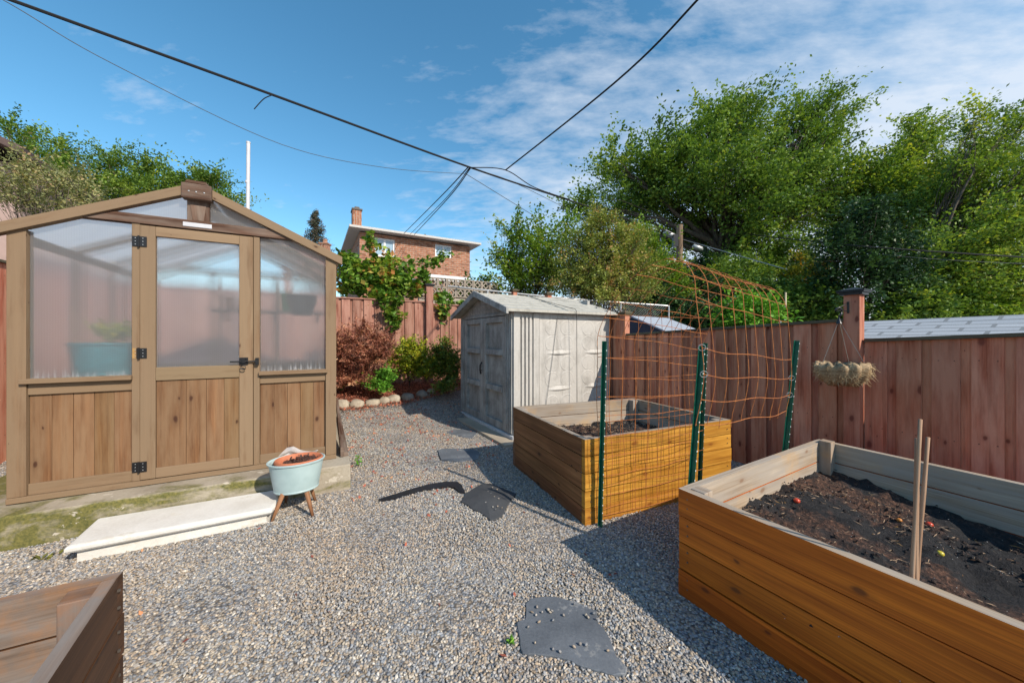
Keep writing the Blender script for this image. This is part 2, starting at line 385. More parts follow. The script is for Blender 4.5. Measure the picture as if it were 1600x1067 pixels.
def pebbles():
    rng = np.random.default_rng(3)
    xs, ys = [], []
    for (y0, y1, sp) in ((0.75, 2.2, 0.0102), (2.2, 3.6, 0.0115), (3.6, 5.2, 0.0155), (5.2, 7.2, 0.022)):
        gy = np.arange(y0, y1, sp)
        for y in gy:
            x = np.arange(-1.52 * y - 0.1, min(1.05 * y + 0.2, 2.6), sp)
            xs.append(x); ys.append(np.full(x.shape, y))
    x = np.concatenate(xs); y = np.concatenate(ys)
    x = x + rng.uniform(-0.6, 0.6, x.shape) * 0.014; y = y + rng.uniform(-0.6, 0.6, y.shape) * 0.014
    keep = np.ones(x.shape, bool)
    for P in (BED1, BED2, BED3, [p[:2] for p in PL], [p[:2] for p in SLABP], STEP_FP) + tuple(SLAB_FP):
        keep &= ~inside([tuple(p) for p in P], x, y)
    n_ = CA * x + SA * y; q_ = -SA * x + CA * y
    keep &= (n_ < 4.0) & (q_ < 6.9)
    x, y = x[keep], y[keep]
    q = np.clip((-SA * x + CA * y - 5.0) / 2.8, 0, 1); z = 0.38 * q * q * (3 - 2 * q)
    z = z + rng.uniform(-0.004, 0.005, z.shape) + 0.006 * np.sin(x * 5.1) * np.sin(y * 4.3)
    extra = []
    for (px, py) in [p for i, p in enumerate(STRAY) if i % 5 != 0]:   # stray pebbles lying on the slabs
        p = gp(px, py); extra.append((p.x, p.y, p.z + 0.019 + (0.02 if py < 830 else 0)))
    extra = np.array(extra)
    co = np.stack([np.concatenate([x, extra[:, 0]]), np.concatenate([y, extra[:, 1]]), np.concatenate([z, extra[:, 2]])], 1).astype(np.float32)
    me = bpy.data.meshes.new('gravel'); me.vertices.add(len(co)); me.vertices.foreach_set('co', co.ravel()); me.update()
    o = bpy.data.objects.new('gravel', me); COL.objects.link(o); tag(o, kind='stuff')
    t = NT('pebble'); oi = t.n('ObjectInfo'); r = oi.outputs['Random']
    c = t.ramp(r, gravel_colours(), 'CONSTANT')
    hs = t.n('HueSaturation'); t.L.new(c, hs.inputs['Color']); fr = t.math('FRACT', t.math('MULTIPLY', r, 37.7))
    t.L.new(t.math('ADD', t.math('MULTIPLY', fr, 0.5), 0.75), hs.inputs['Value'])
    big = t.noise(t.n('NewGeometry').outputs['Position'], 1.1, 4, 0.6)
    c2 = t.mix(t.ramp(big, [(0.42, (0, 0, 0)), (0.66, (0.55, 0.55, 0.55))]), hs.outputs[0], t.mix(1.0, hs.outputs[0], (1.05, 0.84, 0.66), 'MULTIPLY'))
    c2 = t.mix(1.0, c2, (1.0, 0.99, 0.96), 'MULTIPLY')
    t.col(c2); t.rough(0.7); me.materials.append(t.mat)
    ng = bpy.data.node_groups.new('gravel_scatter', 'GeometryNodeTree')
    ng.interface.new_socket('Geometry', in_out='INPUT', socket_type='NodeSocketGeometry')
    ng.interface.new_socket('Geometry', in_out='OUTPUT', socket_type='NodeSocketGeometry')
    N, L = ng.nodes, ng.links
    gi = N.new('NodeGroupInput'); go = N.new('NodeGroupOutput')
    ico = N.new('GeometryNodeMeshIcoSphere'); ico.inputs['Subdivisions'].default_value = 2; ico.inputs['Radius'].default_value = 1
    spn = N.new('GeometryNodeSetPosition'); nt = N.new('ShaderNodeTexNoise'); nt.inputs['Scale'].default_value = 0.9
    sub = N.new('ShaderNodeVectorMath'); sub.operation = 'SUBTRACT'; sub.inputs[1].default_value = (0.5, 0.5, 0.5)
    scl = N.new('ShaderNodeVectorMath'); scl.operation = 'SCALE'; scl.inputs['Scale'].default_value = 0.9
    L.new(nt.outputs['Color'], sub.inputs[0]); L.new(sub.outputs[0], scl.inputs[0]); L.new(ico.outputs[0], spn.inputs['Geometry']); L.new(scl.outputs[0], spn.inputs['Offset'])
    sm = N.new('GeometryNodeSetShadeSmooth'); L.new(spn.outputs[0], sm.inputs[0])
    mt = N.new('GeometryNodeSetMaterial'); mt.inputs['Material'].default_value = t.mat; L.new(sm.outputs[0], mt.inputs[0])
    m2p = N.new('GeometryNodeMeshToPoints'); L.new(gi.outputs[0], m2p.inputs[0])
    iop = N.new('GeometryNodeInstanceOnPoints'); L.new(m2p.outputs[0], iop.inputs['Points']); L.new(mt.outputs[0], iop.inputs['Instance'])
    rv = N.new('FunctionNodeRandomValue'); rv.data_type = 'FLOAT_VECTOR'; rv.inputs[0].default_value = (-0.6, -0.6, 0); rv.inputs[1].default_value = (0.6, 0.6, 6.28)
    rs = N.new('FunctionNodeRandomValue'); rs.data_type = 'FLOAT_VECTOR'; rs.inputs[0].default_value = (0.0048, 0.0038, 0.0030); rs.inputs[1].default_value = (0.0105, 0.0076, 0.0056); rs.inputs['Seed'].default_value = 5
    L.new(rv.outputs[0], iop.inputs['Rotation']); L.new(rs.outputs[0], iop.inputs['Scale']); L.new(iop.outputs[0], go.inputs[0])
    md = o.modifiers.new('scatter', 'NODES'); md.node_group = ng
    print('pebbles', len(co))

# ------------------------------------------------------------------ raised beds
def bed(name, quad, H, nplank, outer, inner, soil_z, label, th=0.04, outers=None, post_up=0.0, soilmats=None):
    c = sum((Vector((*p, 0)) for p in quad), Vector()) / 4
    t = thing(name, c, label, 'planter bed', 'wooden raised beds')
    n = len(quad)
    for i in range(n):
        a = Vector((*quad[i], 0)); b = Vector((*quad[(i + 1) % n], 0)); d = (b - a); Ld = d.length; d.normalize()
        inw = Vector((-d.y, d.x, 0))
        a2, b2 = (a, b) if i % 2 == 0 else (a + d * th, b - d * th)
        m = M(); h = H / nplank
        for k in range(nplank):
            off = random.uniform(-0.005, 0.004); z0 = k * h - (0.04 if k == 0 else 0); zz = (k + 1) * h - 0.0065
            if k == nplank - 1: zz = H
            bb = [a2 + inw * off, b2 + inw * (off + random.uniform(-.002, .002)), b2 + inw * th, a2 + inw * th]
            m.hexa([p + UP * z0 for p in bb], [p + UP * zz for p in bb], grain=0, fm={4: 1, 1: 1} if k == nplank - 1 else {4: 1})
        # nail heads
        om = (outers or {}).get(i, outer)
        for k in range(nplank):
            for e, base in ((1, a), (-1, b)):
                for zz in (0.3, 0.7):
                    p = base + d * e * 0.05 - inw * 0.0048 + UP * ((k + zz) * h + random.uniform(-.006, .006))
                    for q in range(1): m.obox(p - d * .0035, d, inw, UP, 0.007, 0.006, 0.007, mat=2)
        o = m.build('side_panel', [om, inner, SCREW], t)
        # corner post at a
        pm = M(); dn = (Vector((*quad[i - 1], 0)) - a).normalized(); pa = a + d * (th + 0.001) + dn * (th + 0.001)
        s_ = 0.075; pb = [pa, pa + d * s_, pa + d * s_ + dn * s_, pa + dn * s_]
        zt = H + (post_up if isinstance(post_up, (int, float)) else post_up.get(i, -0.006))
        pm.hexa([p for p in pb], [p + UP * zt for p in pb], grain=2); pm.build('corner_post', inner, t, bevel=0.003)
    # soil
    ins = [Vector((*p, 0)) + (c - Vector((*p, 0))).normalized() * (th * 0.7) for p in quad]
    m = M(); G = 56
    for j in range(G + 1):
        for i in range(G + 1):
            u, v = i / G, j / G
            p = (ins[0] * (1 - u) + ins[1] * u) * (1 - v) + (ins[3] * (1 - u) + ins[2] * u) * v
            z = soil_z(u, v) + 0.04 * (noise.noise(p * 5) ) + 0.034 * noise.noise(p * 17) + 0.024 * noise.noise(p * 41)
            m.v.append(Vector((p.x, p.y, z)))
    for j in range(G):
        for i in range(G):
            m.f.append((j * (G + 1) + i, j * (G + 1) + i + 1, (j + 1) * (G + 1) + i + 1, (j + 1) * (G + 1) + i)); m.m.append(0); m.uv += [(0, 0)] * 4
    so_ = m.build('soil', SOIL, t, smooth=True)
    rng = random.Random(5); sm_ = []; cr = M(); pf = [v.copy() for v in m.v]
    bits = []
    for _ in range(9000):
        p = rng.choice(pf)
        dens = noise.noise(Vector((p.x * 2.2, p.y * 2.2, 4)))
        if dens < rng.uniform(-.35, .2): continue
        p = p + Vector((rng.uniform(-.02, .02), rng.uniform(-.02, .02), rng.uniform(-0.002, .008)))
        kind = rng.random(); pz = noise.noise(Vector((p.x * 1.5, p.y * 1.5, 11))) > 0.05; mi = 0 if kind < 0.42 else (1 if kind < (0.55 if pz else .82) else (2 if kind < 0.95 else 3))
        if mi == 2: L_, w_ = rng.uniform(0.0015, 0.003), 0.002
        elif mi == 0: L_, w_ = rng.uniform(0.006, 0.018), rng.uniform(.004, .01)
        else: L_, w_ = rng.uniform(0.006, 0.024), rng.uniform(0.0012, 0.0035)
        a = rng.uniform(0, 6.28); d = Vector((math.cos(a), math.sin(a), rng.uniform(-.3, .5))).normalized(); e = d.cross(UP).normalized()
        k = len(cr.v); cr.v += [p - d * L_, p + e * w_, p + d * L_, p - e * w_ * 1, p + UP * w_]
        for f in ((0, 1, 4), (1, 2, 4), (2, 3, 4), (3, 0, 4)):
            cr.f.append(tuple(k + q for q in f)); cr.m.append(mi); cr.uv += [(0, 0)] * 3
    cr.build('soil_litter', [SOILC, STRAW, PERL, LEAFB], so_)['kind'] = 'stuff'
    SOILV[label[:5]] = pf
    for _ in range(26):      # curled dead stems
        p = rng.choice(pf); st = M(); q = [p + UP * .01]; a = rng.uniform(0, 6.28)
        for k in range(6): a += rng.uniform(-.7, .7); q.append(q[-1] + Vector((math.cos(a) * .016, math.sin(a) * .016, rng.uniform(-.006, .008))))
        sm_.append(q)
    st = M(); [st.tube(q, 0.0016, 4) for q in sm_]; st.build('dead_stems', STRAW, so_)['kind'] = 'stuff'
    return t
SOILV = {}
SCREW = plain('dull_screw', (0.22, 0.19, 0.16), 0.4, 0.7)
def soilmat():
    t = NT('dark_potting_soil'); v = t.coord(); n = t.noise(v, 55, 7, 0.72); n2 = t.noise(v, 2.6, 5, 0.6); n3 = t.noise(v, 130, 3, 0.6)
    c = t.ramp(n, [(0.34, (0.006, 0.005, 0.005)), (0.50, (0.055, 0.027, 0.018)), (0.60, (0.15, 0.073, 0.045)), (0.72, (0.32, 0.18, 0.11))])
    peat = t.ramp(n, [(0.3, (0.004, 0.004, 0.005)), (0.6, (0.022, 0.021, 0.023)), (0.8, (0.07, 0.066, 0.066))])
    c = t.mix(t.ramp(n2, [(0.46, (0, 0, 0)), (0.54, (1, 1, 1))]), c, peat)
    c = t.mix(t.ramp(n3, [(0.71, (0, 0, 0)), (0.75, (0.8, 0.8, 0.8))]), c, (0.5, 0.47, 0.43))
    t.col(c); t.rough(0.95); t.bump(n, 1.0, 0.02); return t.mat
SOIL = soilmat(); SOILC = plain('soil_crumb', (0.05, 0.03, 0.022), 0.95, c2=(0.02, 0.014, 0.012))
STRAW = plain('straw_bits', (0.36, 0.24, 0.15), 0.8); PERL = plain('perlite', (0.6, 0.6, 0.58), 0.8); LEAFB = plain('dry_leaf_bits', (0.30, 0.17, 0.03), 0.8, c2=(0.16, 0.06, 0.03))
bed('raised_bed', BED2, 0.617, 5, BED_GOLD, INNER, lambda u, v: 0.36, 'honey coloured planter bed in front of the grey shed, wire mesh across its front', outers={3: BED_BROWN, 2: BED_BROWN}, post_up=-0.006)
bed('raised_bed', BED1, 0.556, 4, BED_AMBER, INNER, lambda u, v: 0.225 + 0.11 * max(0, 1 - u * 2.6) * (v > 0) + 0.02 * v, 'large amber planter bed with dark soil and upright stakes, beside the red fence', outers={0: BED_AMBER}, post_up={3: 0.02, 0: 0.004, 2: -0.006, 1: -0.006})
bed('raised_bed', BED3, 0.556, 4, BED_DARK, INNER_DARK, lambda u, v: 0.12, 'dark brown planter bed cut off at the bottom left corner, nearest the white step', post_up=-0.008)

def stakes():
    base = Vector((1.387, 1.232, 0))
    spec = [((1425, 905), (1438, 655), 'tallest thin bamboo stake, blunt tipped, standing in the soil of the large amber bed', 0.0058),
            ((1430, 905), (1433, 685), 'shortest bamboo stake, straight, left of its two neighbours in the large amber bed', 0.0068),
            ((1432, 905), (1450, 683), 'bamboo stake leaning to the right in the soil of the large amber bed', 0.006)]
    for i, (b, t_, lab, r) in enumerate(spec):
        Y = 1.235 + (i - 1) * 0.02
        p1 = at(*t_, Y); p0 = at(*b, Y); d = (p0 - p1); p0 = p1 + d * ((p1.z - 0.2) / (p1.z - p0.z))
        m = M(); n = 9; pts = [p1.lerp(p0, k / (n - 1)) for k in range(n)]
        m.tube(pts, [r * (0.9 + 0.25 * k / (n - 1)) * (1.12 if k in (2, 5, 7) else 1) for k in range(n)], 8)
        solo(m, 'garden_stake', BAMBOO, lab, 'stake', 'stakes in the large amber bed', smooth=True)
stakes()
def tomatoes():
    red = plain('ripe_tomato', (0.62, 0.07, 0.03), 0.3); yel = plain('unripe_tomato', (0.62, 0.50, 0.05), 0.35); orr = plain('orange_tomato', (0.6, 0.22, 0.04), 0.35)
    for px, py, mat, r, lab in ((1245, 781, red, 0.018, 'small red tomato lying in shade at the back corner of the amber bed soil'),
                                (1452, 818, red, 0.017, 'red tomato fallen on the soil to the right of the stakes'),
                                (1469, 863, yel, 0.015, 'yellow tomato fallen on the soil to the right of the stakes'),
                                (1405, 811, orr, 0.013, 'orange tomato on the soil just left of the stakes')):
        pf = SOILV['large']; Y = 0.9
        while Y < 3.4:
            p = at(px, py, Y); q = min(pf, key=lambda v: (v.x - p.x) ** 2 + (v.y - p.y) ** 2)
            if (q.x - p.x) ** 2 + (q.y - p.y) ** 2 < .002 and p.z < q.z + 0.008: break
            Y += 0.02
        m = M(); m.lathe(p - UP * 0.004, [(0.001, -r)] + [(r * math.sin(a) , -r * 0.85 * math.cos(a)) for a in [0.4, 0.8, 1.2, 1.6, 2.0, 2.4, 2.8]] + [(0.001, r * 0.75)], 14)
        solo(m, 'tomato', mat, lab, 'tomato', 'tomatoes fallen in the amber bed', smooth=True)
tomatoes()

# ------------------------------------------------------------------ paving slabs, edging strip, white step
def zc(pts, sc, ox, oy): return [(ox + x / sc, oy + y / sc) for x, y in pts]
SL1 = zc([(735,250),(800,238),(860,240),(960,265),(1030,295),(1060,310),(1070,370),(1100,400),(1130,455),(1165,540),(1215,600),(1205,625),(1150,632),(1050,605),(960,575),(880,540),(780,530),(690,525),(670,430),(665,370),(705,355),(710,275)], 3.2, 600, 860)
SL2 = zc([(1010,630),(1070,600),(1150,600),(1260,640),(1395,700),(1320,790),(1255,920),(1150,958),(1100,920),(1050,880),(970,850),(930,810),(860,780),(900,700)], 6.154, 580, 660)
SL3 = zc([(640,275),(690,262),(870,262),(960,265),(1030,285),(1045,320),(1020,360),(960,375),(850,385),(740,375),(670,365),(650,320)], 6.154, 580, 660)
SL4 = zc([(710,105),(780,75),(900,68),(1025,80),(1010,110),(970,155),(900,150),(790,125)], 6.154, 580, 660)
STRIP = zc([(70,755),(250,700),(400,650),(560,610),(700,585),(740,582),(840,588),(870,620),(905,690),(850,680),(800,640),(740,628),(640,640),(500,665),(350,705),(200,750),(80,765)], 6.154, 580, 660)
SLAB_FP = []
def slab(pts, name, mat, label, cat, group=None, up=0.012, bow=0.0):
    P = [gp(px, py) for px, py in pts][::-1]
    area = sum(P[i].x * P[(i + 1) % len(P)].y - P[(i + 1) % len(P)].x * P[i].y for i in range(len(P)))
    if area < 0: P = P[::-1]
    c = sum(P, Vector()) / len(P); SLAB_FP.append([tuple(c.lerp(p, 0.965).xy) for p in P]); R2 = max((p - c).length for p in P)
    # subdivide the outline for a broken, uneven edge
    Q = []
    for i, p in enumerate(P):
        q = P[(i + 1) % len(P)]; n = max(1, int((q - p).length / 0.02))
        for k in range(n):
            w = p.lerp(q, k / n); w = w + Vector((noise.noise(w * 23), noise.noise(w * 23 + Vector((9, 9, 9))), 0)) * 0.007; Q.append(w)
    m = M(); n = len(Q); rings = [(1.0, -0.02), (1.0, up * 0.8), (0.985, up), (0.66, up + bow * 0.5), (0.33, up + bow * 0.9), (0.03, up + bow)]
    if name == 'edging_strip': rings = rings[:3]
    for f_, dz in rings:
        for w in Q:
            p = c.lerp(w, f_) if name != 'edging_strip' else w
            m.v.append(Vector((p.x, p.y, gz(p.x, p.y) + dz + 0.0025 * noise.noise(p * 9))))
    for r in range(len(rings) - 1):
        for i in range(n):
            j = (i + 1) % n; m.f.append((r * n + i, r * n + j, (r + 1) * n + j, (r + 1) * n + i)); m.m.append(0); m.uv += [(0, 0)] * 4
    k = (len(rings) - 1) * n; m.f.append(tuple(range(k, k + n))); m.m.append(0); m.uv += [(0, 0)] * n
    solo(m, name, mat, label, cat, group)
G_ = 'stepping slabs in the gravel'
slab(SL1, 'stepping_slab', SLATE, 'largest slate slab, sprinkled with loose pebbles, nearest the viewer in the gravel', 'paving slab', G_)
slab(SL2, 'stepping_slab', SLATE_D, 'dark domed slab with white pebbles on it, left of the honey coloured bed', 'paving slab', G_, up=0.016, bow=0.028)
slab(SL3, 'stepping_slab', SLATE, 'slate slab half in shadow at the far left corner of the honey coloured bed', 'paving slab', G_, up=0.016)
slab(SL4, 'stepping_slab', SLATE, 'small slate slab in sun in front of the grey shed doors, farthest of the slabs', 'paving slab', G_, up=0.008)
slab(STRIP, 'edging_strip', BLACKP, 'bent black plastic edging strip lying on the gravel beside the domed slab', 'edging', up=0.018)
STRAY = zc([(730,305),(765,298),(790,325),(820,312),(840,318),(848,338),(898,340),(950,283),(1010,340),(1020,350),(1022,380),(845,365),(775,375),(760,340),(740,325),(1075,435),(950,500),(980,485),(1010,490),(1120,520),(1010,545),(880,525),(845,512),(755,480),(720,400),(700,370),(800,240),(760,245),(1050,330),(1066,360),(770,310),(830,325)], 3.2, 600, 860)
STRAY += zc([(1140,625),(1165,665),(1210,685),(1110,685),(1120,705),(1150,725),(1095,760),(1185,755),(1210,762),(1225,775),(1100,812),(1170,858),(1215,850),(1200,795),(1258,865),(1195,880)], 6.154, 580, 660)

STEP_FP = [(-2.62, 2.14), (-1.79, 2.59), (-1.88, 2.90), (-2.80, 2.44)]
def step():
    m = M(); c = Vector((-2.22, 2.50, 0)); fr = [Vector((*p, 0)) for p in STEP_FP]
    def ring(g, z, cut=0.05):
        ux = GU; A = fr[0] - GU * g - GV * g; B = fr[1] + GU * g - GV * g; C = fr[2] + GU * g; D = fr[3] - GU * g
        return [p + UP * z for p in (A, B - GV * 0.0, B.lerp(C, 0.35) + GU * 0.01, C.lerp(D, 0.06), D)]
    prof = [(0.0, -0.03), (0.0, 0.062), (0.006, 0.064), (0.010, 0.072), (0.030, 0.076), (0.038, 0.088), (0.038, 0.104), (0.030, 0.115), (0.018, 0.118)]
    n = 5
    for g, z in prof: m.v += ring(g, z)
    for r in range(len(prof) - 1):
        for i in range(n):
            j = (i + 1) % n; m.f.append((r * n + i, r * n + j, (r + 1) * n + j, (r + 1) * n + i)); m.m.append(0); m.uv += [(0, 0)] * 4
    k = (len(prof) - 1) * n; m.f.append(tuple(range(k, k + n))); m.m.append(0); m.uv += [(0, 0)] * n
    o = solo(m, 'doorstep', STEPM, 'low white painted stone step with moulded edge in front of the greenhouse door', 'step')
step()

# ------------------------------------------------------------------ greenhouse
def pane_mat(name='twinwall_polycarbonate', base=0.22):
    t = NT(name)
    uv = t.coord('UV', (1, 1, 1)); w = t.n('TexWave'); w.wave_type = 'BANDS'; w.bands_direction = 'X'
    w.inputs['Scale'].default_value = 24; w.inputs['Distortion'].default_value = 0.0; t.L.new(uv, w.inputs['Vector'])
    st = t.noise(t.coord('UV', (46, 0.15, 1)), 1.0, 2, 0.5)
    rf = t.n('BsdfRefraction'); rf.inputs['IOR'].default_value = 1.17; rf.inputs['Roughness'].default_value = 0.34; rf.inputs['Color'].default_value = (0.96, 0.97, 0.98, 1)
    tr = t.n('BsdfTransparent'); tr.inputs['Color'].default_value = (0.93, 0.94, 0.95, 1)
    m1 = t.n('MixShader'); m1.inputs[0].default_value = 0.30
    t.L.new(rf.outputs[0], m1.inputs[1]); t.L.new(tr.outputs[0], m1.inputs[2])
    tl = t.n('BsdfTranslucent'); tl.inputs['Color'].default_value = (0.88, 0.90, 0.92, 1)
    df = t.n('BsdfDiffuse'); df.inputs['Color'].default_value = (0.74, 0.75, 0.77, 1)
    m2 = t.n('MixShader'); m2.inputs[0].default_value = 0.35; t.L.new(tl.outputs[0], m2.inputs[1]); t.L.new(df.outputs[0], m2.inputs[2])
    m3 = t.n('MixShader'); f = t.math('ADD', t.math('MULTIPLY', st, 0.07), t.math('MULTIPLY', t.math('POWER', w.outputs['Fac'], 2.0), 0.16)); f = t.math('ADD', f, base)
    sy = t.n('SeparateXYZ'); t.L.new(uv, sy.inputs[0])            # condensation creeping up from the sill
    bt = t.math('MULTIPLY', t.math('SUBTRACT', 1.17, sy.outputs['Y']), 9.0, clamp=True)
    dr = t.noise(t.coord('UV', (75, 3.5, 1)), 1.0, 3, 0.6); dm = t.ramp(t.math('ADD', dr, t.math('MULTIPLY', bt, 0.16)), [(0.64, (0, 0, 0)), (0.70, (0.5, 0.5, 0.5))])
    f = t.math('ADD', f, t.math('MULTIPLY', t.math('MULTIPLY', dm, t.math('GREATER_THAN', bt, 0.01)), bt), clamp=True)
    t.L.new(f, m3.inputs[0]); t.L.new(m1.outputs[0], m3.inputs[1]); t.L.new(m2.outputs[0], m3.inputs[2])
    gl = t.n('BsdfGlossy'); gl.inputs['Roughness'].default_value = 0.06
    fr = t.n('Fresnel'); fr.inputs['IOR'].default_value = 1.3
    m4 = t.n('MixShader'); t.L.new(fr.outputs[0], m4.inputs[0]); t.L.new(m3.outputs[0], m4.inputs[1]); t.L.new(gl.outputs[0], m4.inputs[2])
    t.L.new(m4.outputs[0], t.out.inputs[0]); return t.mat
PANE = pane_mat(); ROOFP = pane_mat('roof_polycarbonate', 0.62)
def roofz(s): return 2.085 + (0.47 * min(s, 2.0 - s)) / 1.0
def gbox(m, s0, s1, d0, d1, z0, z1, **k): m.obox(gh(s0, d0, z0), GU, GV, UP, s1 - s0, d1 - d0, z1 - z0, **k)
def gpoly(m, pts, d0, d1, **k):
    """4-corner piece in the front plane (s, z), extruded d0..d1"""
    b = [gh(s, d0, z) for s, z in pts]; t = [gh(s, d1, z) for s, z in pts]
    m.hexa(b, t, **k)
def pane_poly(m, pts, d, th=0.006):
    n = len(pts); k = len(m.v)
    m.v += [gh(s, d, z) for s, z in pts]
    m.f.append(tuple(range(k, k + n))); m.m.append(0); m.uv += [(s, z) for s, z in pts]
def one(name, mat, parent, fn, bevel=0.003, **k):
    m = M(); fn(m); return m.build(name, mat, parent, bevel=bevel, **k)
def greenhouse():
    m = M(); PLp = [gh(-0.45, -0.23, 0), gh(2.11, -0.23, 0), gh(2.11, 2.45, 0), gh(-0.45, 2.45, 0)]
    m.hexa([p - UP * 0.1 for p in PLp], [p + UP * (0.215 if i in (0, 3) else 0.222) for i, p in enumerate(PLp)])
    po = solo(m, 'greenhouse_foundation', PLINTH, 'mossy concrete plinth under the wooden greenhouse', 'foundation', bevel=0.012)
    g = thing('greenhouse', gh(1, 1.2, 0.222), 'small cedar greenhouse with ribbed translucent panes standing on a mossy plinth', 'greenhouse')
    Z0 = 0.224; D = 2.3
    one('base_rail', GH_FRAME, g, lambda m: gbox(m, 0.0, 2.0, -0.012, 0.09, Z0, 0.262))
    # corner posts (front pair L shaped look: two boards)
    for s0 in (0.0, 1.912):
        one('corner_post', GH_FRAME, g, lambda m: (gbox(m, s0, s0 + 0.088, -0.004, 0.08, 0.263, roofz(s0 if s0 < 1 else s0 + .088) + 0.01, grain=2)))
        one('corner_post', GH_FRAME, g, lambda m: gbox(m, s0, s0 + 0.088, D - 0.09, D, 0.225, 2.09, grain=2))
    one('hinge_post', GH_FRAME, g, lambda m: gbox(m, 0.612, 0.657, -0.001, 0.07, 0.263, 2.225, grain=2))
    one('strike_post', GH_FRAME, g, lambda m: gbox(m, 1.365, 1.408, -0.001, 0.07, 0.263, 2.215, grain=2))
    # lower boarded panels
    for s0, s1 in ((0.089, 0.611), (1.409, 1.911)):
        def brd(m, s0=s0, s1=s1):
            n = 5; w = (s1 - s0) / n
            for i in range(n): gbox(m, s0 + i * w + 0.001, s0 + (i + 1) * w - 0.001, 0.028 + random.uniform(0, .002), 0.045, 0.33, 0.965, grain=2)
        one('board_panel', GH_PANEL, g, brd, bevel=0.0015)
        one('bottom_rail', GH_FRAME, g, lambda m: gbox(m, s0, s1, 0.012, 0.06, 0.263, 0.34))
        one('mid_rail', GH_FRAME, g, lambda m: gbox(m, s0, s1, 0.010, 0.06, 0.955, 1.031))
    one('sill', GH_FRAME, g, lambda m: gbox(m, 0.065, 0.618, -0.032, 0.05, 1.035, 1.068))
    one('sill', GH_FRAME, g, lambda m: gbox(m, 1.405, 1.93, -0.032, 0.05, 1.03, 1.062))
    one('window_pane', PANE, g, lambda m: pane_poly(m, [(0.09, 1.065), (0.611, 1.065), (0.611, 2.24), (0.30, 2.215), (0.09, 2.12)], 0.03), bevel=0)
    one('window_pane', PANE, g, lambda m: pane_poly(m, [(1.409, 1.06), (1.911, 1.06), (1.911, 2.12), (1.70, 2.215), (1.409, 2.24)], 0.03), bevel=0)
    one('gable_pane', PANE, g, lambda m: pane_poly(m, [(0.38, 2.25), (0.93, 2.25), (0.93, 2.51)], 0.03), bevel=0)
    one('gable_pane', PANE, g, lambda m: pane_poly(m, [(1.07, 2.25), (1.62, 2.25), (1.07, 2.51)], 0.03), bevel=0)
    one('tie_beam', GH_DARK, g, lambda m: gpoly(m, [(0.33, 2.222), (1.67, 2.222), (1.54, 2.292), (0.46, 2.292)], -0.012, 0.06, grain=0))
    one('king_post', GH_DARK, g, lambda m: (gbox(m, 0.93, 1.07, 0.004, 0.05, 2.293, 2.50, grain=2), gpoly(m, [(0.965, 2.296), (1.035, 2.296), (1.05, 2.42), (0.95, 2.42)], 0.0, 0.004, grain=1)))
    e = 0.036
    for sgn in (0, 1):
        f = (lambda s: s) if sgn == 0 else (lambda s: 2.0 - s)
        one('rafter', GH_FRAME, g, lambda m: gpoly(m, [(f(-0.05), 2.035), (f(0.905), 2.475), (f(0.905), 2.55), (f(-0.05), 2.110)], -0.032, 0.028, grain=0))
    one('ridge_cap', GH_DARK, g, lambda m: (gpoly(m, [(0.907, 2.455), (1.093, 2.455), (1.093, 2.575), (0.907, 2.575)], -0.05, 0.03, grain=0), gpoly(m, [(0.925, 2.575), (1.075, 2.575), (1.06, 2.60), (0.94, 2.60)], -0.05, 0.03, grain=0)), bevel=0.006)
    for s in (0.955, 1.0, 1.05): one('screw', GALV, g, lambda m: m.obox(gh(s - .005, -0.054, 2.505), GU, GV, UP, 0.01, 0.005, 0.01), bevel=0.002)
    one('name_plate', WHITEM, g, lambda m: gbox(m, 0.91, 1.09, -0.017, -0.013, 2.238, 2.272), bevel=0.002)
    # door
    d = one('door', GH_FRAME, g, lambda m: (gbox(m, 0.660, 0.748, -0.01, 0.03, 0.268, 2.21, grain=2), gbox(m, 1.268, 1.362, -0.01, 0.03, 0.268, 2.21, grain=2),
              gbox(m, 0.7485, 1.2675, -0.009, 0.03, 2.136, 2.21), gbox(m, 0.7485, 1.2675, -0.009, 0.03, 1.02, 1.122), gbox(m, 0.7485, 1.2675, -0.009, 0.03, 0.268, 0.345)))
    def db(m):
        e_ = [0.749, 0.925, 1.05, 1.165, 1.267]
        for i in range(4): gbox(m, e_[i] + 0.001, e_[i + 1] - 0.001, 0.004 + random.uniform(0, .002), 0.02, 0.34, 1.022, grain=2)
    one('board_panel', GH_PANEL, d, db, bevel=0.0015)
    one('window_pane', PANE, d, lambda m: pane_poly(m, [(0.749, 1.121), (1.267, 1.121), (1.267, 2.137), (0.749, 2.137)], 0.01), bevel=0)
    for z in (2.05, 1.20, 0.335):
        def hg(m):
            gbox(m, 0.616 if z != 1.20 else 0.64, 0.652, -0.007, -0.002, z - 0.005, z + 0.072); gbox(m, 0.656, 0.70, -0.016, -0.0105, z - 0.005, z + 0.072)
            m.tube([gh(0.655, -0.018, z - 0.008), gh(0.655, -0.018, z + 0.076)], 0.006, 8)
        one('hinge', [BLACK, GALV], d, lambda m: (hg(m), [m.obox(gh(s, -0.018 if s > .66 else -0.009, z + q), GU, GV, UP, 0.005, 0.003, 0.005, mat=1) for s in (0.632, 0.677) for q in (.008, .032, .056)]), bevel=0)
    def latch(m):
        m.tube([gh(1.21, -0.03, 1.152), gh(1.40, -0.03, 1.152)], 0.006, 8)
        gbox(m, 1.27, 1.33, -0.02, -0.011, 1.125, 1.185); gbox(m, 1.29, 1.315, -0.045, -0.02, 1.14, 1.175); gbox(m, 1.382, 1.405, -0.035, -0.002, 1.12, 1.18)
        m.tube([gh(1.30 + 0.018 * math.sin(a), -0.04, 1.12 - 0.022 * (1 - math.cos(a)) * 0.8) for a in [k * math.pi / 6 for k in range(13)]], 0.0045, 6)
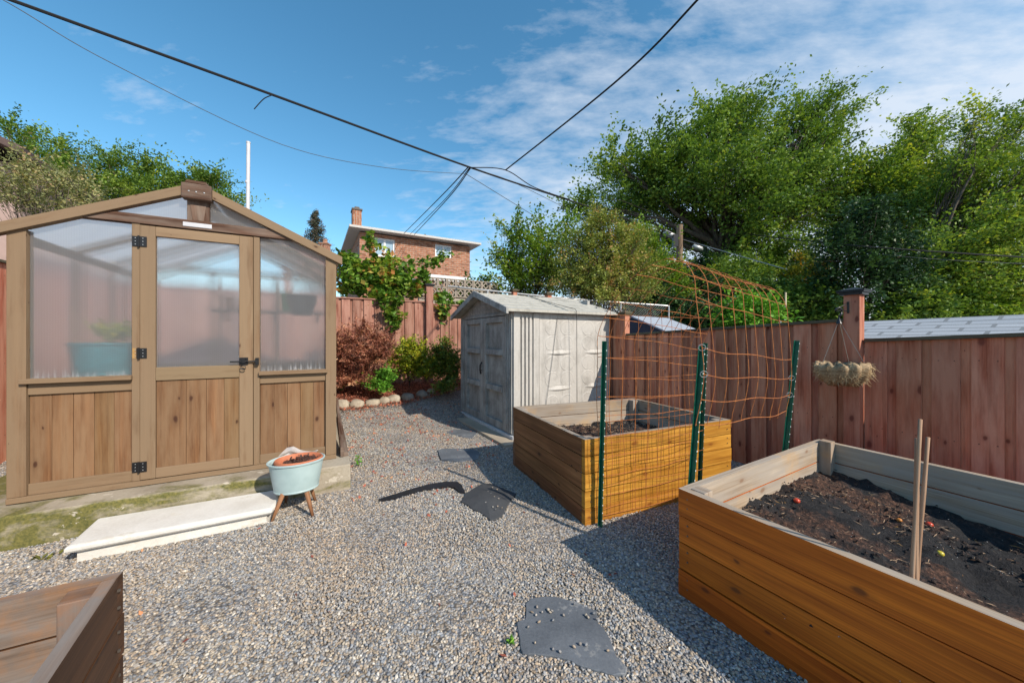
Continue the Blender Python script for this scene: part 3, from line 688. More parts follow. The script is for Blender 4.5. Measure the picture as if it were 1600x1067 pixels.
    one('latch', BLACK, d, latch, bevel=0)
    one('hinge_scar', plain('bare_wood_scar', (0.42, 0.24, 0.08), 0.7), g, lambda m: gbox(m, 0.616, 0.636, -0.003, -0.001, 1.195, 1.272), bevel=0)
    # side walls: boards below, panes above, posts
    for s in (0.0, 1.955):
        def sb(m):
            n = 18; w = (D - 0.18) / n
            for i in range(n): gbox(m, s + 0.015, s + 0.035, 0.09 + i * w, 0.09 + (i + 1) * w - 0.002, 0.27, 0.99, grain=2)
        one('side_boards', GH_PANEL, g, sb, bevel=0)
        [one('side_rail', GH_FRAME, g, lambda m: gbox(m, s, s + 0.045, 0.09, D - 0.09, za, zb_)) for za, zb_ in ((0.99, 1.03), (2.02, 2.08), (0.224, 0.268))]
        one('side_post', GH_FRAME, g, lambda m: gbox(m, s, s + 0.045, 0.78, 0.83, 1.031, 2.019, grain=2)); one('side_post', GH_FRAME, g, lambda m: gbox(m, s, s + 0.045, 1.5, 1.55, 1.031, 2.019, grain=2))
        def sp(m):
            for dd in (0.022,):
                m.face([gh(s + dd, 0.09, 1.03), gh(s + dd, D - 0.09, 1.03), gh(s + dd, D - 0.09, 2.03), gh(s + dd, 0.09, 2.03)])
        one('side_pane', PANE, g, sp, bevel=0)
    def bb(m):
        n = 16; w = 1.82 / n
        for i in range(n): gbox(m, 0.09 + i * w, 0.09 + (i + 1) * w - 0.002, D - 0.05, D - 0.03, 0.27, 0.99, grain=2)
    one('back_boards', GH_PANEL, g, bb, bevel=0)
    one('back_rail', GH_FRAME, g, lambda m: (gbox(m, 0.09, 1.91, D - 0.08, D - 0.02, 0.991, 1.035), gbox(m, 0.05, 1.95, D - 0.08, D - 0.02, 2.16, 2.21), gbox(m, 0.66, 0.70, D - 0.08, D - 0.03, 1.036, 2.159, grain=2), gbox(m, 1.30, 1.34, D - 0.08, D - 0.03, 1.036, 2.159, grain=2)))
    one('back_pane', PANE, g, lambda m: pane_poly(m, [(0.09, 1.035), (1.91, 1.035), (1.91, 2.12), (1.0, 2.53), (0.09, 2.12)], D - 0.04), bevel=0)
    for f in ((lambda s: s), (lambda s: 2.0 - s)):
        def rp(m):
            for dz in (0.006,):
                k = len(m.v); P = [(-0.03, 0.03), (-0.03, D + 0.03), (1.0, D + 0.03), (1.0, 0.03)]
                m.v += [gh(f(a), b, roofz(a) + 0.025 + dz) for a, b in P]; m.f.append((k, k + 1, k + 2, k + 3)); m.m.append(0); m.uv += [(b, a) for a, b in P]
        one('roof_pane', ROOFP, g, rp, bevel=0)
        for dd in (0.76, 1.5, 2.23): one('roof_bar', GH_FRAME, g, lambda m: m.hexa([gh(f(0.0), dd, 2.03), gh(f(0.97), dd, 2.486), gh(f(0.97), dd + 0.045, 2.486), gh(f(0.0), dd + 0.045, 2.03)], [gh(f(0.0), dd, 2.095), gh(f(0.97), dd, 2.55), gh(f(0.97), dd + 0.045, 2.55), gh(f(0.0), dd + 0.045, 2.095)], grain=0))
    one('ridge_beam', GH_FRAME, g, lambda m: gbox(m, 0.975, 1.025, 0.03, D, 2.46, 2.56, grain=1))
    one('gutter_bracket', BLACK, g, lambda m: m.tube([gh(2.02, -0.02, 2.03), gh(2.035, 0.0, 1.96), gh(2.005, 0.02, 1.88)], 0.005, 6), bevel=0)
    return g
greenhouse()

TEAL = plain('teal_plastic', (0.018, 0.20, 0.25), 0.4, c2=(0.014, 0.16, 0.20))
def inside_greenhouse():
    w = wood('bench_wood', (0.10, 0.06, 0.04), (0.2, 0.12, 0.08))
    def bench(s0, s1, d0, d1, z, label):
        t = thing('potting_bench', gh((s0 + s1) / 2, (d0 + d1) / 2, 0.222), label, 'bench')
        def top(m):
            n = 4; ww = (d1 - d0) / n
            for i in range(n): gbox(m, s0, s1, d0 + i * ww, d0 + (i + 1) * ww - 0.01, z - 0.03, z)
        one('bench_top', w, t, top)
        for a in (s0, s1 - 0.05):
            for b in (d0, d1 - 0.06): one('leg', w, t, lambda m: gbox(m, a, a + 0.05, b, b + 0.05, 0.224, z - 0.031, grain=2))
    bench(0.10, 0.64, 0.14, 2.1, 0.96, 'slatted potting bench holding the teal tub, seen through the left greenhouse pane')
    bench(1.38, 1.90, 0.14, 2.1, 0.90, 'slatted potting bench behind the right greenhouse pane')
    m = M(); m.lathe(gh(0.37, 0.42, 0.961), [(0.001, 0), (0.20, 0), (0.235, 0.33), (0.25, 0.335), (0.25, 0.35), (0.225, 0.35), (0.20, 0.30), (0.001, 0.30)], 36, mat=0)
    solo(m, 'plant_tub', TEAL, 'large round teal tub behind the left greenhouse pane', 'tub', smooth=True, angle=40)
    t = thing('wall_shelf', gh(1.0, 2.1, 1.68), 'long dark shelf across the back of the greenhouse, seen through the door pane', 'shelf')
    one('shelf_board', plain('dark_shelf', (0.05, 0.045, 0.045)), t, lambda m: gbox(m, 0.66, 1.90, 1.95, 2.2, 1.68, 1.705))
    [one('bracket', BLACK, t, lambda m: gbox(m, s, s + 0.03, 2.0, 2.2, 1.56, 1.679)) for s in (0.8, 1.3, 1.8)]
    sp = [(0.85, 0.07, 0.16, (0.35, 0.17, 0.10), 'terracotta pot'), (1.08, 0.06, 0.13, (0.03, 0.03, 0.03), 'black pot'), (1.45, 0.07, 0.25, (0.02, 0.22, 0.06), 'green spray bottle'),
          (1.62, 0.06, 0.18, (0.5, 0.45, 0.05), 'yellow tin')]
    for s, r, h, c, nm in sp:
        m = M(); m.lathe(gh(s, 2.08, 1.706), [(0.001, 0), (r * 0.8, 0), (r, h * 0.8), (r * 1.05, h * 0.82), (r * 1.05, h), (r * 0.5, h)], 20)
        solo(m, nm.split()[-1] if 'pot' not in nm else 'plant_pot', plain(nm.replace(' ', '_'), c, 0.5), nm + ' on the shelf inside the greenhouse', nm.split()[-1], smooth=True, angle=40)
    m = M(); m.lathe(gh(1.68, 0.95, 1.60), [(0.001, 0), (0.09, 0), (0.14, 0.14), (0.15, 0.22), (0.14, 0.22), (0.12, 0.16)], 24); m.tube([gh(1.56, 0.95, 1.81), gh(1.68, 0.95, 2.1), gh(1.80, 0.95, 1.81)], 0.004, 4)
    solo(m, 'hanging_pot', BLACKP, 'dark hanging pot behind the right greenhouse pane', 'plant pot', smooth=True, angle=40)
    m = M(); m.tube([gh(1.13, 1.3, 0.224), gh(1.13, 1.3, 2.35)], 0.02, 10)
    solo(m, 'dark_pipe', GREYCABLE, 'upright grey pipe inside the greenhouse behind the door pane', 'pipe', smooth=True)
inside_greenhouse()

# ------------------------------------------------------------------ footed planter with pot
def planter():
    c = Vector((-1.685, 2.78, 0)); rot = R(27); e = thing('footed_planter', c, 'pale blue oval tub on wooden legs standing at the end of the white step', 'planter')
    PB = plain('pale_blue_enamel', (0.44, 0.56, 0.565), 0.42, c2=(0.36, 0.475, 0.48), scale=7)
    m = M(); m.lathe(c, [(0.001, 0.175), (0.148, 0.175), (0.153, 0.178), (0.155, 0.186), (0.152, 0.190), (0.185, 0.385), (0.196, 0.392), (0.198, 0.402), (0.190, 0.405), (0.180, 0.395), (0.15, 0.21), (0.001, 0.21)], 48, 1.0, 0.82, rot)
    m.build('tub', PB, e, smooth=True, angle=35)
    LG = wood('planter_leg_wood', (0.28, 0.13, 0.06), (0.5, 0.3, 0.16), knots=0.3)
    for a, b in (((-1.715, 2.66, 0.185), (-1.765, 2.60, -0.01)), ((-1.555, 2.69, 0.185), (-1.50, 2.68, -0.01)), ((-1.66, 2.90, 0.185), (-1.63, 2.95, -0.01)), ((-1.80, 2.86, 0.185), (-1.85, 2.90, -0.01))):
        m = M(); a, b = Vector(a), Vector(b); m.tube([a, a.lerp(b, .5), b], [0.017, 0.014, 0.009], 10); m.build('leg', LG, e, smooth=True)
    tc = plain('terracotta', (0.50, 0.17, 0.085), 0.75, c2=(0.42, 0.13, 0.06)); q = c + Vector((0.012, 0.008, 0))
    t = thing('terracotta_pot', q + UP * 0.22, 'oval terracotta pot of bark sunk into the pale blue tub', 'plant pot')
    m = M(); m.lathe(q, [(0.001, 0.222), (0.12, 0.222), (0.150, 0.36), (0.163, 0.375), (0.168, 0.40), (0.160, 0.412), (0.150, 0.408), (0.142, 0.385), (0.13, 0.37), (0.001, 0.37)], 48, 1, 0.82, rot)
    m.build('pot', tc, t, smooth=True, angle=50)
    m = M(); rr = random.Random(2)
    for _ in range(330):
        a = rr.uniform(0, 6.28); r = 0.128 * math.sqrt(rr.random()); x, y = r * math.cos(a), r * math.sin(a) * 0.8
        p = q + Vector((x * math.cos(rot) - y * math.sin(rot), x * math.sin(rot) + y * math.cos(rot), 0.388 + 0.12 * x + rr.uniform(-.01, .01)))
        d = Vector((rr.uniform(-1, 1), rr.uniform(-1, 1), rr.uniform(-.6, .6))).normalized(); u = d.cross(UP).normalized()
        m.obox(p, d, u, d.cross(u), rr.uniform(.008, .022), rr.uniform(.006, .012), .004)
    m.build('bark_chips', plain('bark_chips', (0.11, 0.05, 0.035), 0.7, c2=(0.03, 0.016, 0.014), scale=60), t)['kind'] = 'stuff'
    # crumpled clear plastic behind
    m = M(); g = 9; k = 0
    for j in range(g):
        for i in range(g):
            u, v = i / (g - 1), j / (g - 1)
            p = c + GU * (-0.13 + 0.27 * u) + GV * (0.165 - 0.04 * v) + UP * (0.37 + 0.10 * v * (0.5 + 0.8 * math.sin(u * 3.14) ** 1) * (0.7 + .3 * math.sin(7 * u)) )
            m.v.append(p + Vector((noise.noise(p * 30), noise.noise(p * 31 + Vector((3, 3, 3))), noise.noise(p * 29 + Vector((7, 1, 3))))) * 0.028)
    for j in range(g - 1):
        for i in range(g - 1): m.f.append((j * g + i, j * g + i + 1, (j + 1) * g + i + 1, (j + 1) * g + i)); m.m.append(0); m.uv += [(0, 0)] * 4
    t2 = NT('clear_plastic_film'); tr = t2.n('BsdfTransparent'); mx = t2.n('MixShader'); mx.inputs[0].default_value = 0.5
    t2.col((0.8, 0.82, 0.85)); t2.rough(0.15); t2.L.new(tr.outputs[0], mx.inputs[1]); t2.L.new(t2.b.outputs[0], mx.inputs[2]); t2.L.new(mx.outputs[0], t2.out.inputs[0])
    solo(m, 'plastic_bag', t2.mat, 'crumpled clear plastic bag tucked behind the terracotta pot', 'plastic bag', smooth=True)
planter()
m = M(); a, b = at(386, 330, 5.6), at(388, 224, 5.6); a.z = 0.2; a.x = b.x - 0.03
m.tube([a, a.lerp(b, .5), b], 0.026, 14); m.tube([at(386.5, 286, 5.6), at(386.6, 283, 5.6)], 0.032, 14); m.tube([b + UP * .0, b + UP * .02], 0.03, 14)
solo(m, 'vent_pipe', WHITEM, 'tall white metal pipe rising behind the greenhouse roof', 'pipe', smooth=True, angle=40)
m = M(); m.obox(gh(2.035, 0.0, 0.225), (GV + UP * 0.15).normalized(), GU, UP, 1.6, 0.03, 0.09); m.obox(gh(2.06, 0.02, 0.20), GV, GU, UP, 1.9, 0.045, 0.06)
solo(m, 'loose_timber', GH_DARK, 'old timber length lying on the plinth along the right side of the greenhouse', 'timber', bevel=0.004)
pebbles()

# ------------------------------------------------------------------ resin garden shed
def shedmat(name, base, dirt, amt):
    t = NT(name); v = t.coord(); n = t.noise(t.coord('Object', (7, 7, 0.8)), 1.6, 7, 0.65, 0.4); n2 = t.noise(v, 4.5, 7, 0.66); n3 = t.noise(v, 40, 3)
    c = t.mix(t.ramp(n, [(0.58 - amt, (0, 0, 0)), (0.78 - amt * 0.4, (0.85, 0.85, 0.85))]), base, dirt)
    c = t.mix(t.ramp(n2, [(0.60 - amt, (0, 0, 0)), (0.82 - amt, (0.75, 0.75, 0.75))]), c, dirt)
    c = t.mix(0.2, c, t.ramp(n3, [(0.3, tuple(x * .5 for x in base)), (0.7, base)]))
    t.col(c); t.rough(0.6); t.bump(n3, 0.15, 0.003); return t.mat
SHW = shedmat('aged_cream_resin', (0.50, 0.475, 0.44), (0.27, 0.25, 0.225), 0.09)
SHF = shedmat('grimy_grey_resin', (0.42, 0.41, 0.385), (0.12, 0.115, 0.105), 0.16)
SHR = shedmat('lichen_roof_resin', (0.46, 0.44, 0.385), (0.20, 0.185, 0.15), 0.08)
def shed():
    m = M(); m.hexa([p - UP * 0.1 for p in SLABP], [p + UP * 0.035 for p in SLABP]); 
    solo(m, 'concrete_pad', SLABC, 'thin concrete pad showing at the foot of the grey shed doors', 'foundation', bevel=0.006)
    Ls, W, Z0, ZE, ZP = 1.70, 1.88, 0.078, 1.70, 1.985
    t = thing('garden_shed', sh(Ls / 2, W / 2, 0.07), 'weathered grey resin shed with a shallow gable roof between the fences', 'shed')
    def sbox(m, s0, s1, d0, d1, z0, z1, **k): m.obox(sh(s0, d0, z0), SU, SV, UP, s1 - s0, d1 - d0, z1 - z0, **k)
    one('floor', plain('pale_floor_edge', (0.62, 0.64, 0.66), 0.5), t, lambda m: sbox(m, -0.035, Ls + 0.02, -0.03, W + 0.02, 0.036, Z0))
    # right side wall (faces the garden)
    def side(m):
        sbox(m, 0.0, Ls, 0.03, 0.07, Z0, ZE)
        sbox(m, 0.0, 0.09, 0.0, 0.031, Z0, ZE)                       # corner pilaster
        for a in (0.125, 0.185, 0.245): sbox(m, a, a + 0.032, 0.006, 0.031, Z0 + 0.02, ZE - 0.06)
        sbox(m, 0.31, 0.40, 0.008, 0.031, Z0, ZE - 0.02)
        sbox(m, 0.41, 1.055, 0.018, 0.031, Z0, ZE - 0.01); sbox(m, 1.063, Ls - .001, 0.018, 0.031, Z0, ZE - 0.01)
    def ledges(m):
        for s0, s1 in ((0.53, 0.97), (1.20, 1.62)):
            for z in (1.635, 1.135, 0.635):
                n = 8
                for i in range(n):
                    a, b = s0 + (s1 - s0) * i / n, s0 + (s1 - s0) * (i + 1) / n
                    bow = lambda s: 0.022 * math.sin(math.pi * (s - s0) / (s1 - s0))
                    m.hexa([sh(a, 0.0186 - bow(a) * .7, z - 0.006 - bow(a) * .5), sh(b, 0.0186 - bow(b) * .7, z - 0.006 - bow(b) * .5), sh(b, 0.03, z - 0.008), sh(a, 0.03, z - 0.008)],
                           [sh(a, 0.0186 - bow(a), z), sh(b, 0.0186 - bow(b), z), sh(b, 0.0184, z + 0.05), sh(a, 0.0184, z + 0.05)])
                sbox(m, s0, s1, 0.014, 0.0181, z + 0.055, z + 0.07)
    def discs(m):
        for s in (0.62, 0.88, 1.27, 1.53):
            for z in (1.49, 1.275, 0.99, 0.775, 0.45):
                prof = [(0.122, 0), (0.112, 0.0035), (0.095, 0.0022), (0.05, 0.0030), (0.001, 0.0032)]; k = len(m.v); seg = 28
                for r, h in prof:
                    for j in range(seg):
                        a = 2 * math.pi * j / seg; m.v.append(sh(s + r * math.cos(a), 0.0178 - h, z + r * math.sin(a) * 0.9))
                for i in range(len(prof) - 1):
                    for j in range(seg):
                        j2 = (j + 1) % seg; m.f.append((k + i * seg + j, k + i * seg + j2, k + (i + 1) * seg + j2, k + (i + 1) * seg + j)); m.m.append(0); m.uv += [(0, 0)] * 4
    one('side_wall', SHW, t, lambda m: (side(m), ledges(m), discs(m)), bevel=0)
    one('back_wall', SHW, t, lambda m: sbox(m, Ls - 0.04, Ls, 0.071, W, Z0, ZE))
    one('far_wall', SHW, t, lambda m: sbox(m, 0.0, Ls - 0.041, W - 0.04, W, Z0, ZE))
    # front (faces left): frame, gable, two doors.  s<0 is proud of the wall
    def front(m):
        sbox(m, 0.0, 0.04, 0.071, 0.20, Z0, ZE); 
        for a in (0.03, 0.075, 0.12, 0.165): sbox(m, -0.022, 0.001, a, a + 0.027, Z0 + .02, ZE - 0.03)
        sbox(m, 0.0, 0.04, 1.70, W - .041, Z0, ZE)
        for a in (1.715, 1.76, 1.805): sbox(m, -0.022, 0.001, a, a + 0.027, Z0 + .02, ZE - 0.03)
        sbox(m, -0.012, 0.04, 0.2005, 1.6995, 1.66, ZE)
    one('front_frame', SHF, t, front, bevel=0.004)
    def gab(m, only=None):
        for i, (z0, z1) in enumerate(((1.701, 1.77), (1.77, 1.84), (1.84, 1.96))):
            f = lambda z: (z - 1.70) / (ZP - 1.70) * W / 2
            m.hexa([sh(0.006 - i * .004, f(z0), z0), sh(0.006 - i * .004, W - f(z0), z0), sh(0.05, W - f(z0), z0), sh(0.05, f(z0), z0)],
                   [sh(-0.012 - i * .004, f(z1), z1), sh(-0.012 - i * .004, W - f(z1), z1), sh(0.05, W - f(z1), z1), sh(0.05, f(z1), z1)])
            sbox(m, Ls - 0.05, Ls, f(z0), W - f(z0), z0 + .002, z1)
    one('gable', SHF, t, gab, bevel=0)
    for d0, d1 in ((0.205, 0.945), (0.952, 1.695)):
        dd = one('door', SHF, t, lambda m: sbox(m, 0.034, 0.045, d0, d1, Z0 + 0.01, 1.655), bevel=0.004)
        def fr(m):
            a, b = d0 + 0.0, d1 - 0.0
            sbox(m, -0.008, 0.0335, a, a + 0.10, Z0 + 0.012, 1.65); sbox(m, -0.008, 0.0335, b - 0.10, b, Z0 + 0.012, 1.65)
            for z, h in ((Z0 + .012, 0.10), (0.60, 0.075), (1.11, 0.075), (1.57, 0.08)):
                m.hexa([sh(-0.020 if .2 < z < 1.5 else -.007, a + .101, z), sh(-0.020 if .2 < z < 1.5 else -.007, b - .101, z), sh(0.0335, b - .101, z), sh(0.0335, a + .101, z)],
                       [sh(-0.007, a + .101, z + h), sh(-0.007, b - .101, z + h), sh(0.0335, b - .101, z + h), sh(0.0335, a + .101, z + h)], grain=0)
        one('door_frame', SHF, dd, fr, bevel=0.003)
        for z in (0.3, 0.9, 1.42):
            e_ = 0.207 if d0 < 0.5 else 1.675
            one('hinge', SHF, dd, lambda m: sbox(m, -0.018, -0.0085, e_, e_ + 0.022, z, z + 0.07))
        if d0 > 0.5:
            one('handle', BLACK, dd, lambda m: (m.tube([sh(-0.03, 0.975, 0.80), sh(-0.04, 0.975, 0.86), sh(-0.04, 0.975, 0.93), sh(-0.01, 0.975, 0.98)], 0.011, 8), m.tube([sh(-0.035, 0.93, 0.86), sh(-0.035, 1.02, 0.86)], 0.007, 6)), bevel=0)
    sl = (ZP - 1.70) / (W / 2)
    for side_ in (0, 1):
        f = (lambda d: d) if side_ == 0 else (lambda d: W - d)
        def rf(m):
            n = 9; x0, x1 = -0.13, Ls + 0.10; ov = -0.085
            rows = 6
            for r in range(rows):
                a = ov + (W / 2 - ov) * r / rows; b = ov + (W / 2 - ov) * (r + 1) / rows
                za, zb = 1.715 + a * sl, 1.715 + b * sl
                m.hexa([sh(x0, f(a), za), sh(x1, f(a), za), sh(x1, f(b), zb), sh(x0, f(b), zb)],
                       [sh(x0, f(a), za + 0.033), sh(x1, f(a), za + 0.033), sh(x1, f(b), zb + 0.029), sh(x0, f(b), zb + 0.026)], grain=0)
            for i in (4,):
                x = x0 + (x1 - x0) * (i + 0.5) / n
                m.hexa([sh(x, f(ov + .01), 1.742 + ov * sl), sh(x + .02, f(ov + .01), 1.742 + ov * sl), sh(x + .02, f(W / 2 - .02), 1.742 + W / 2 * sl), sh(x, f(W / 2 - .02), 1.742 + W / 2 * sl)],
                       [sh(x, f(ov + .01), 1.757 + ov * sl), sh(x + .02, f(ov + .01), 1.757 + ov * sl), sh(x + .02, f(W / 2 - .02), 1.752 + W / 2 * sl), sh(x, f(W / 2 - .02), 1.752 + W / 2 * sl)], grain=1)
        one('roof_panel', SHR, t, rf, bevel=0)
        one('bargeboard', SHF, t, lambda m: m.hexa([sh(-0.165, f(-0.095), 1.655), sh(-0.131, f(-0.095), 1.655), sh(-0.131, f(W / 2), 1.655 + (W / 2 + .095) * sl), sh(-0.165, f(W / 2), 1.655 + (W / 2 + .095) * sl)],
            [sh(-0.165, f(-0.095), 1.735), sh(-0.131, f(-0.095), 1.735), sh(-0.131, f(W / 2), 1.745 + (W / 2 + .095) * sl), sh(-0.165, f(W / 2), 1.745 + (W / 2 + .095) * sl)], grain=1), bevel=0.004)
    one('ridge_strip', SHR, t, lambda m: sbox(m, -0.165, Ls + 0.10, W / 2 - 0.03, W / 2 + 0.03, 2.012, 2.03))
    m = M(); m.tube([sh(0.74, W / 2, 2.04), sh(0.86, 0.3, 1.86), sh(0.93, -0.1, 1.755), sh(0.955, -0.104, 1.72), sh(0.96, -0.10, 1.2), sh(0.965, -0.10, 0.3)], 0.0035, 5)
    solo(m, 'cord', CABLE, 'thin black cord draped over the shed roof and down its side wall', 'cord')
    m = M(); m.tube([sh(0.70, 0.005, 1.62), sh(0.62, 0.002, 1.1), sh(0.50, 0.0, 0.4), sh(0.47, 0.0, 0.15)], 0.003, 5)
    solo(m, 'cord', GREYCABLE, 'slanting grey cord on the side wall of the shed, left of the draped black one', 'cord')
shed()

# ------------------------------------------------------------------ fences
NAIL = plain('rusted_nail', (0.05, 0.03, 0.025), 0.7)
def wpt(n, q, z=0): x, y = nq(n, q); return Vector((x, y, z))
def fence_section(t, A, B, zt0, zt1, zb, mat, pitch=0.19, bw=0.135, face=None, cap=True):
    """board on board panel from A to B (ground points); face = unit vector to the viewer's side"""
    d = (B - A); L = d.length; d.normalize()
    m = M(); n = int(L / pitch) + 1
    back = M()
    for i in range(n):
        s0 = i * pitch; s1 = min(s0 + bw + random.uniform(-.006, .006), L)
        if s1 - s0 < 0.02: continue
        ln = random.uniform(-0.006, 0.006); u = random.uniform(0, 0.004)
        def quad_(a, b, o0, o1, l):
            zt = lambda s: zt0 + (zt1 - zt0) * s / L
            pa, pb = A + d * a, A + d * b
            bt = [pa + face * o1 + UP * zb, pb + face * o1 + UP * zb, pb + face * o0 + UP * zb, pa + face * o0 + UP * zb]
            tp = [pa + face * (o1 + l) + UP * zt(a), pb + face * (o1 + l) + UP * zt(b), pb + face * (o0 + l) + UP * zt(b), pa + face * (o0 + l) + UP * zt(a)]
            return bt, tp
        b, tp = quad_(s0, s1, 0.012 + u, 0.030 + u, ln); m.hexa(b, tp, grain=2)
        for zn in (zb + 0.35, (zb + zt0) / 2 + .02, zt0 - 0.13):
            for sn in (s0 + 0.03, s1 - 0.03):
                P = A + d * sn + face * (0.0302 + u + ln * (zn - zb) / (zt0 - zb)) + UP * (zn + random.uniform(-.008, .008)); m.obox(P, d, face, UP, 0.006, 0.0012, 0.006, mat=1)
        s2 = min(s0 + pitch + 0.03, L)
        if s2 - s1 > 0.0: b, tp = quad_(s1 - 0.03, s2, -0.010, 0.008, 0); back.hexa(b, tp, grain=2)
    m.build('front_boards', [mat, NAIL], t); back.build('back_boards', mat, t)
    if cap:
        c = M(); c.hexa([A - face * 0.05 + UP * zt0, B - face * 0.05 + UP * zt1, B + face * 0.055 + UP * zt1, A + face * 0.055 + UP * zt0],
                        [A - face * 0.05 + UP * (zt0 + .028), B - face * 0.05 + UP * (zt1 + .028), B + face * 0.055 + UP * (zt1 + .028), A + face * 0.055 + UP * (zt0 + .028)], grain=0)
        c.build('cap_rail', FENCE_CAP if cap is True else cap, t, bevel=0.003)
def fence_post(t, P, zt, mat, d, face, w=0.10, cap=True, zb=-0.1):
    m = M(); a = P - d * w / 2 - face * w / 2; m.obox(a + UP * zb, d, face, UP, w, w, zt - zb, grain=2); o = m.build('post', mat, t, bevel=0.004)
    if cap:
        c = M(); k = P + UP * zt
        for e, z0, z1 in ((0.035, 0.0, 0.012), (0.022, -0.02, -0.0005), (0.04, 0.0125, 0.022)):
            c.obox(k - d * (w / 2 + e) - face * (w / 2 + e) + UP * z0, d, face, UP, w + 2 * e, w + 2 * e, z1 - z0)
        e = 0.028; b = [k + d * x * (w / 2 + e) + face * y * (w / 2 + e) + UP * 0.0225 for x, y in ((-1, -1), (1, -1), (1, 1), (-1, 1))]
        c.hexa(b, [k + d * x * 0.02 + face * y * 0.02 + UP * 0.045 for x, y in ((-1, -1), (1, -1), (1, 1), (-1, 1))])
        c.build('post_cap', BLACK if cap is True else cap, o, bevel=0.002)
    return o
NF = 4.08; Qd = Vector((-SA, CA, 0)); Nd = Vector((CA, SA, 0))
def right_fence():
    t = thing('board_fence', wpt(NF, 1.2, 0), 'long dark red board fence on the right behind the planter beds', 'fence')
    face = -Nd; d = -Qd
    fence_section(t, wpt(NF, 3.74), wpt(NF, 1.272), 1.385, 1.49, -0.15, FENCE, face=face)
    fence_section(t, wpt(NF + 0.02, 1.150), wpt(NF + 0.02, -1.5), 1.315, 1.46, -0.15, FENCE, face=face, pitch=0.185)
    fence_section(t, wpt(NF - 0.01, 5.70), wpt(NF - 0.01, 3.83), 1.80, 1.66, 0, FENCE, face=face)
    fence_section(t, wpt(NF, 7.5), wpt(NF, 5.8), 2.1, 2.0, 0, FENCE, face=face)
    p = fence_post(t, wpt(NF - 0.03, 1.215), 1.735, FENCE, d, face, w=0.105)
    for q, z in ((3.785, 1.74), (5.75, 2.24), (7.1, 2.46)): fence_post(t, wpt(NF - 0.02, q), z - .03, FENCE, d, face, w=0.10, cap=FENCE_CAP)
    # plant bracket on the capped post
    m = M(); b0 = wpt(NF - 0.087, 1.235, 1.66); b1 = b0 - UP * 0.10; e = b0 - Nd * 0.17 - UP * 0.0 + Qd * 0.02
    m.tube([b0, b1], 0.008, 6); m.tube([b0 - UP * .01, e - UP * 0.07], 0.004, 6); m.tube([b1 + UP * .02, e - UP * 0.08], 0.004, 6)
    m.build('bracket', BLACK, p)
right_fence()
def back_fence():
    t = thing('board_fence', wpt(2.0, 7.6, 0.3), 'faded red board fence across the back behind the shrubs', 'fence')
    face = -Qd; d = Nd
    fence_section(t, wpt(2.27, 7.6), wpt(4.0, 7.6), 2.07, 2.07, 0.25, FENCE_FAR, face=face, pitch=0.2, bw=0.15, cap=FENCE_FAR)
    fence_section(t, wpt(-0.3, 7.6), wpt(2.13, 7.6), 2.11, 2.11, 0.25, FENCE_FAR, face=face, pitch=0.2, bw=0.15, cap=FENCE_FAR)
    fence_section(t, wpt(-2.7, 7.6), wpt(-0.4, 7.6), 2.11, 2.11, 0.25, FENCE_FAR, face=face, pitch=0.2, bw=0.15, cap=FENCE_FAR)
    fence_post(t, wpt(2.20, 7.56), 2.48, FENCE_FAR, d, face, w=0.15); fence_post(t, wpt(-0.35, 7.56), 2.48, FENCE_FAR, d, face, w=0.12)
back_fence()
def left_fence():
    t = thing('board_fence', wpt(-2.8, 5.0, 0), 'red board fence glimpsed at the left edge behind the greenhouse', 'fence')
    face = Nd
    fence_section(t, wpt(-2.8, 5.1), wpt(-2.8, 7.5), 2.12, 2.12, 0, FENCE, face=face); fence_section(t, wpt(-2.8, 2.5), wpt(-2.8, 5.0), 2.10, 2.10, -.1, FENCE, face=face)
    fence_post(t, wpt(-2.74, 5.05), 2.35, FENCE, Qd, face)
left_fence()

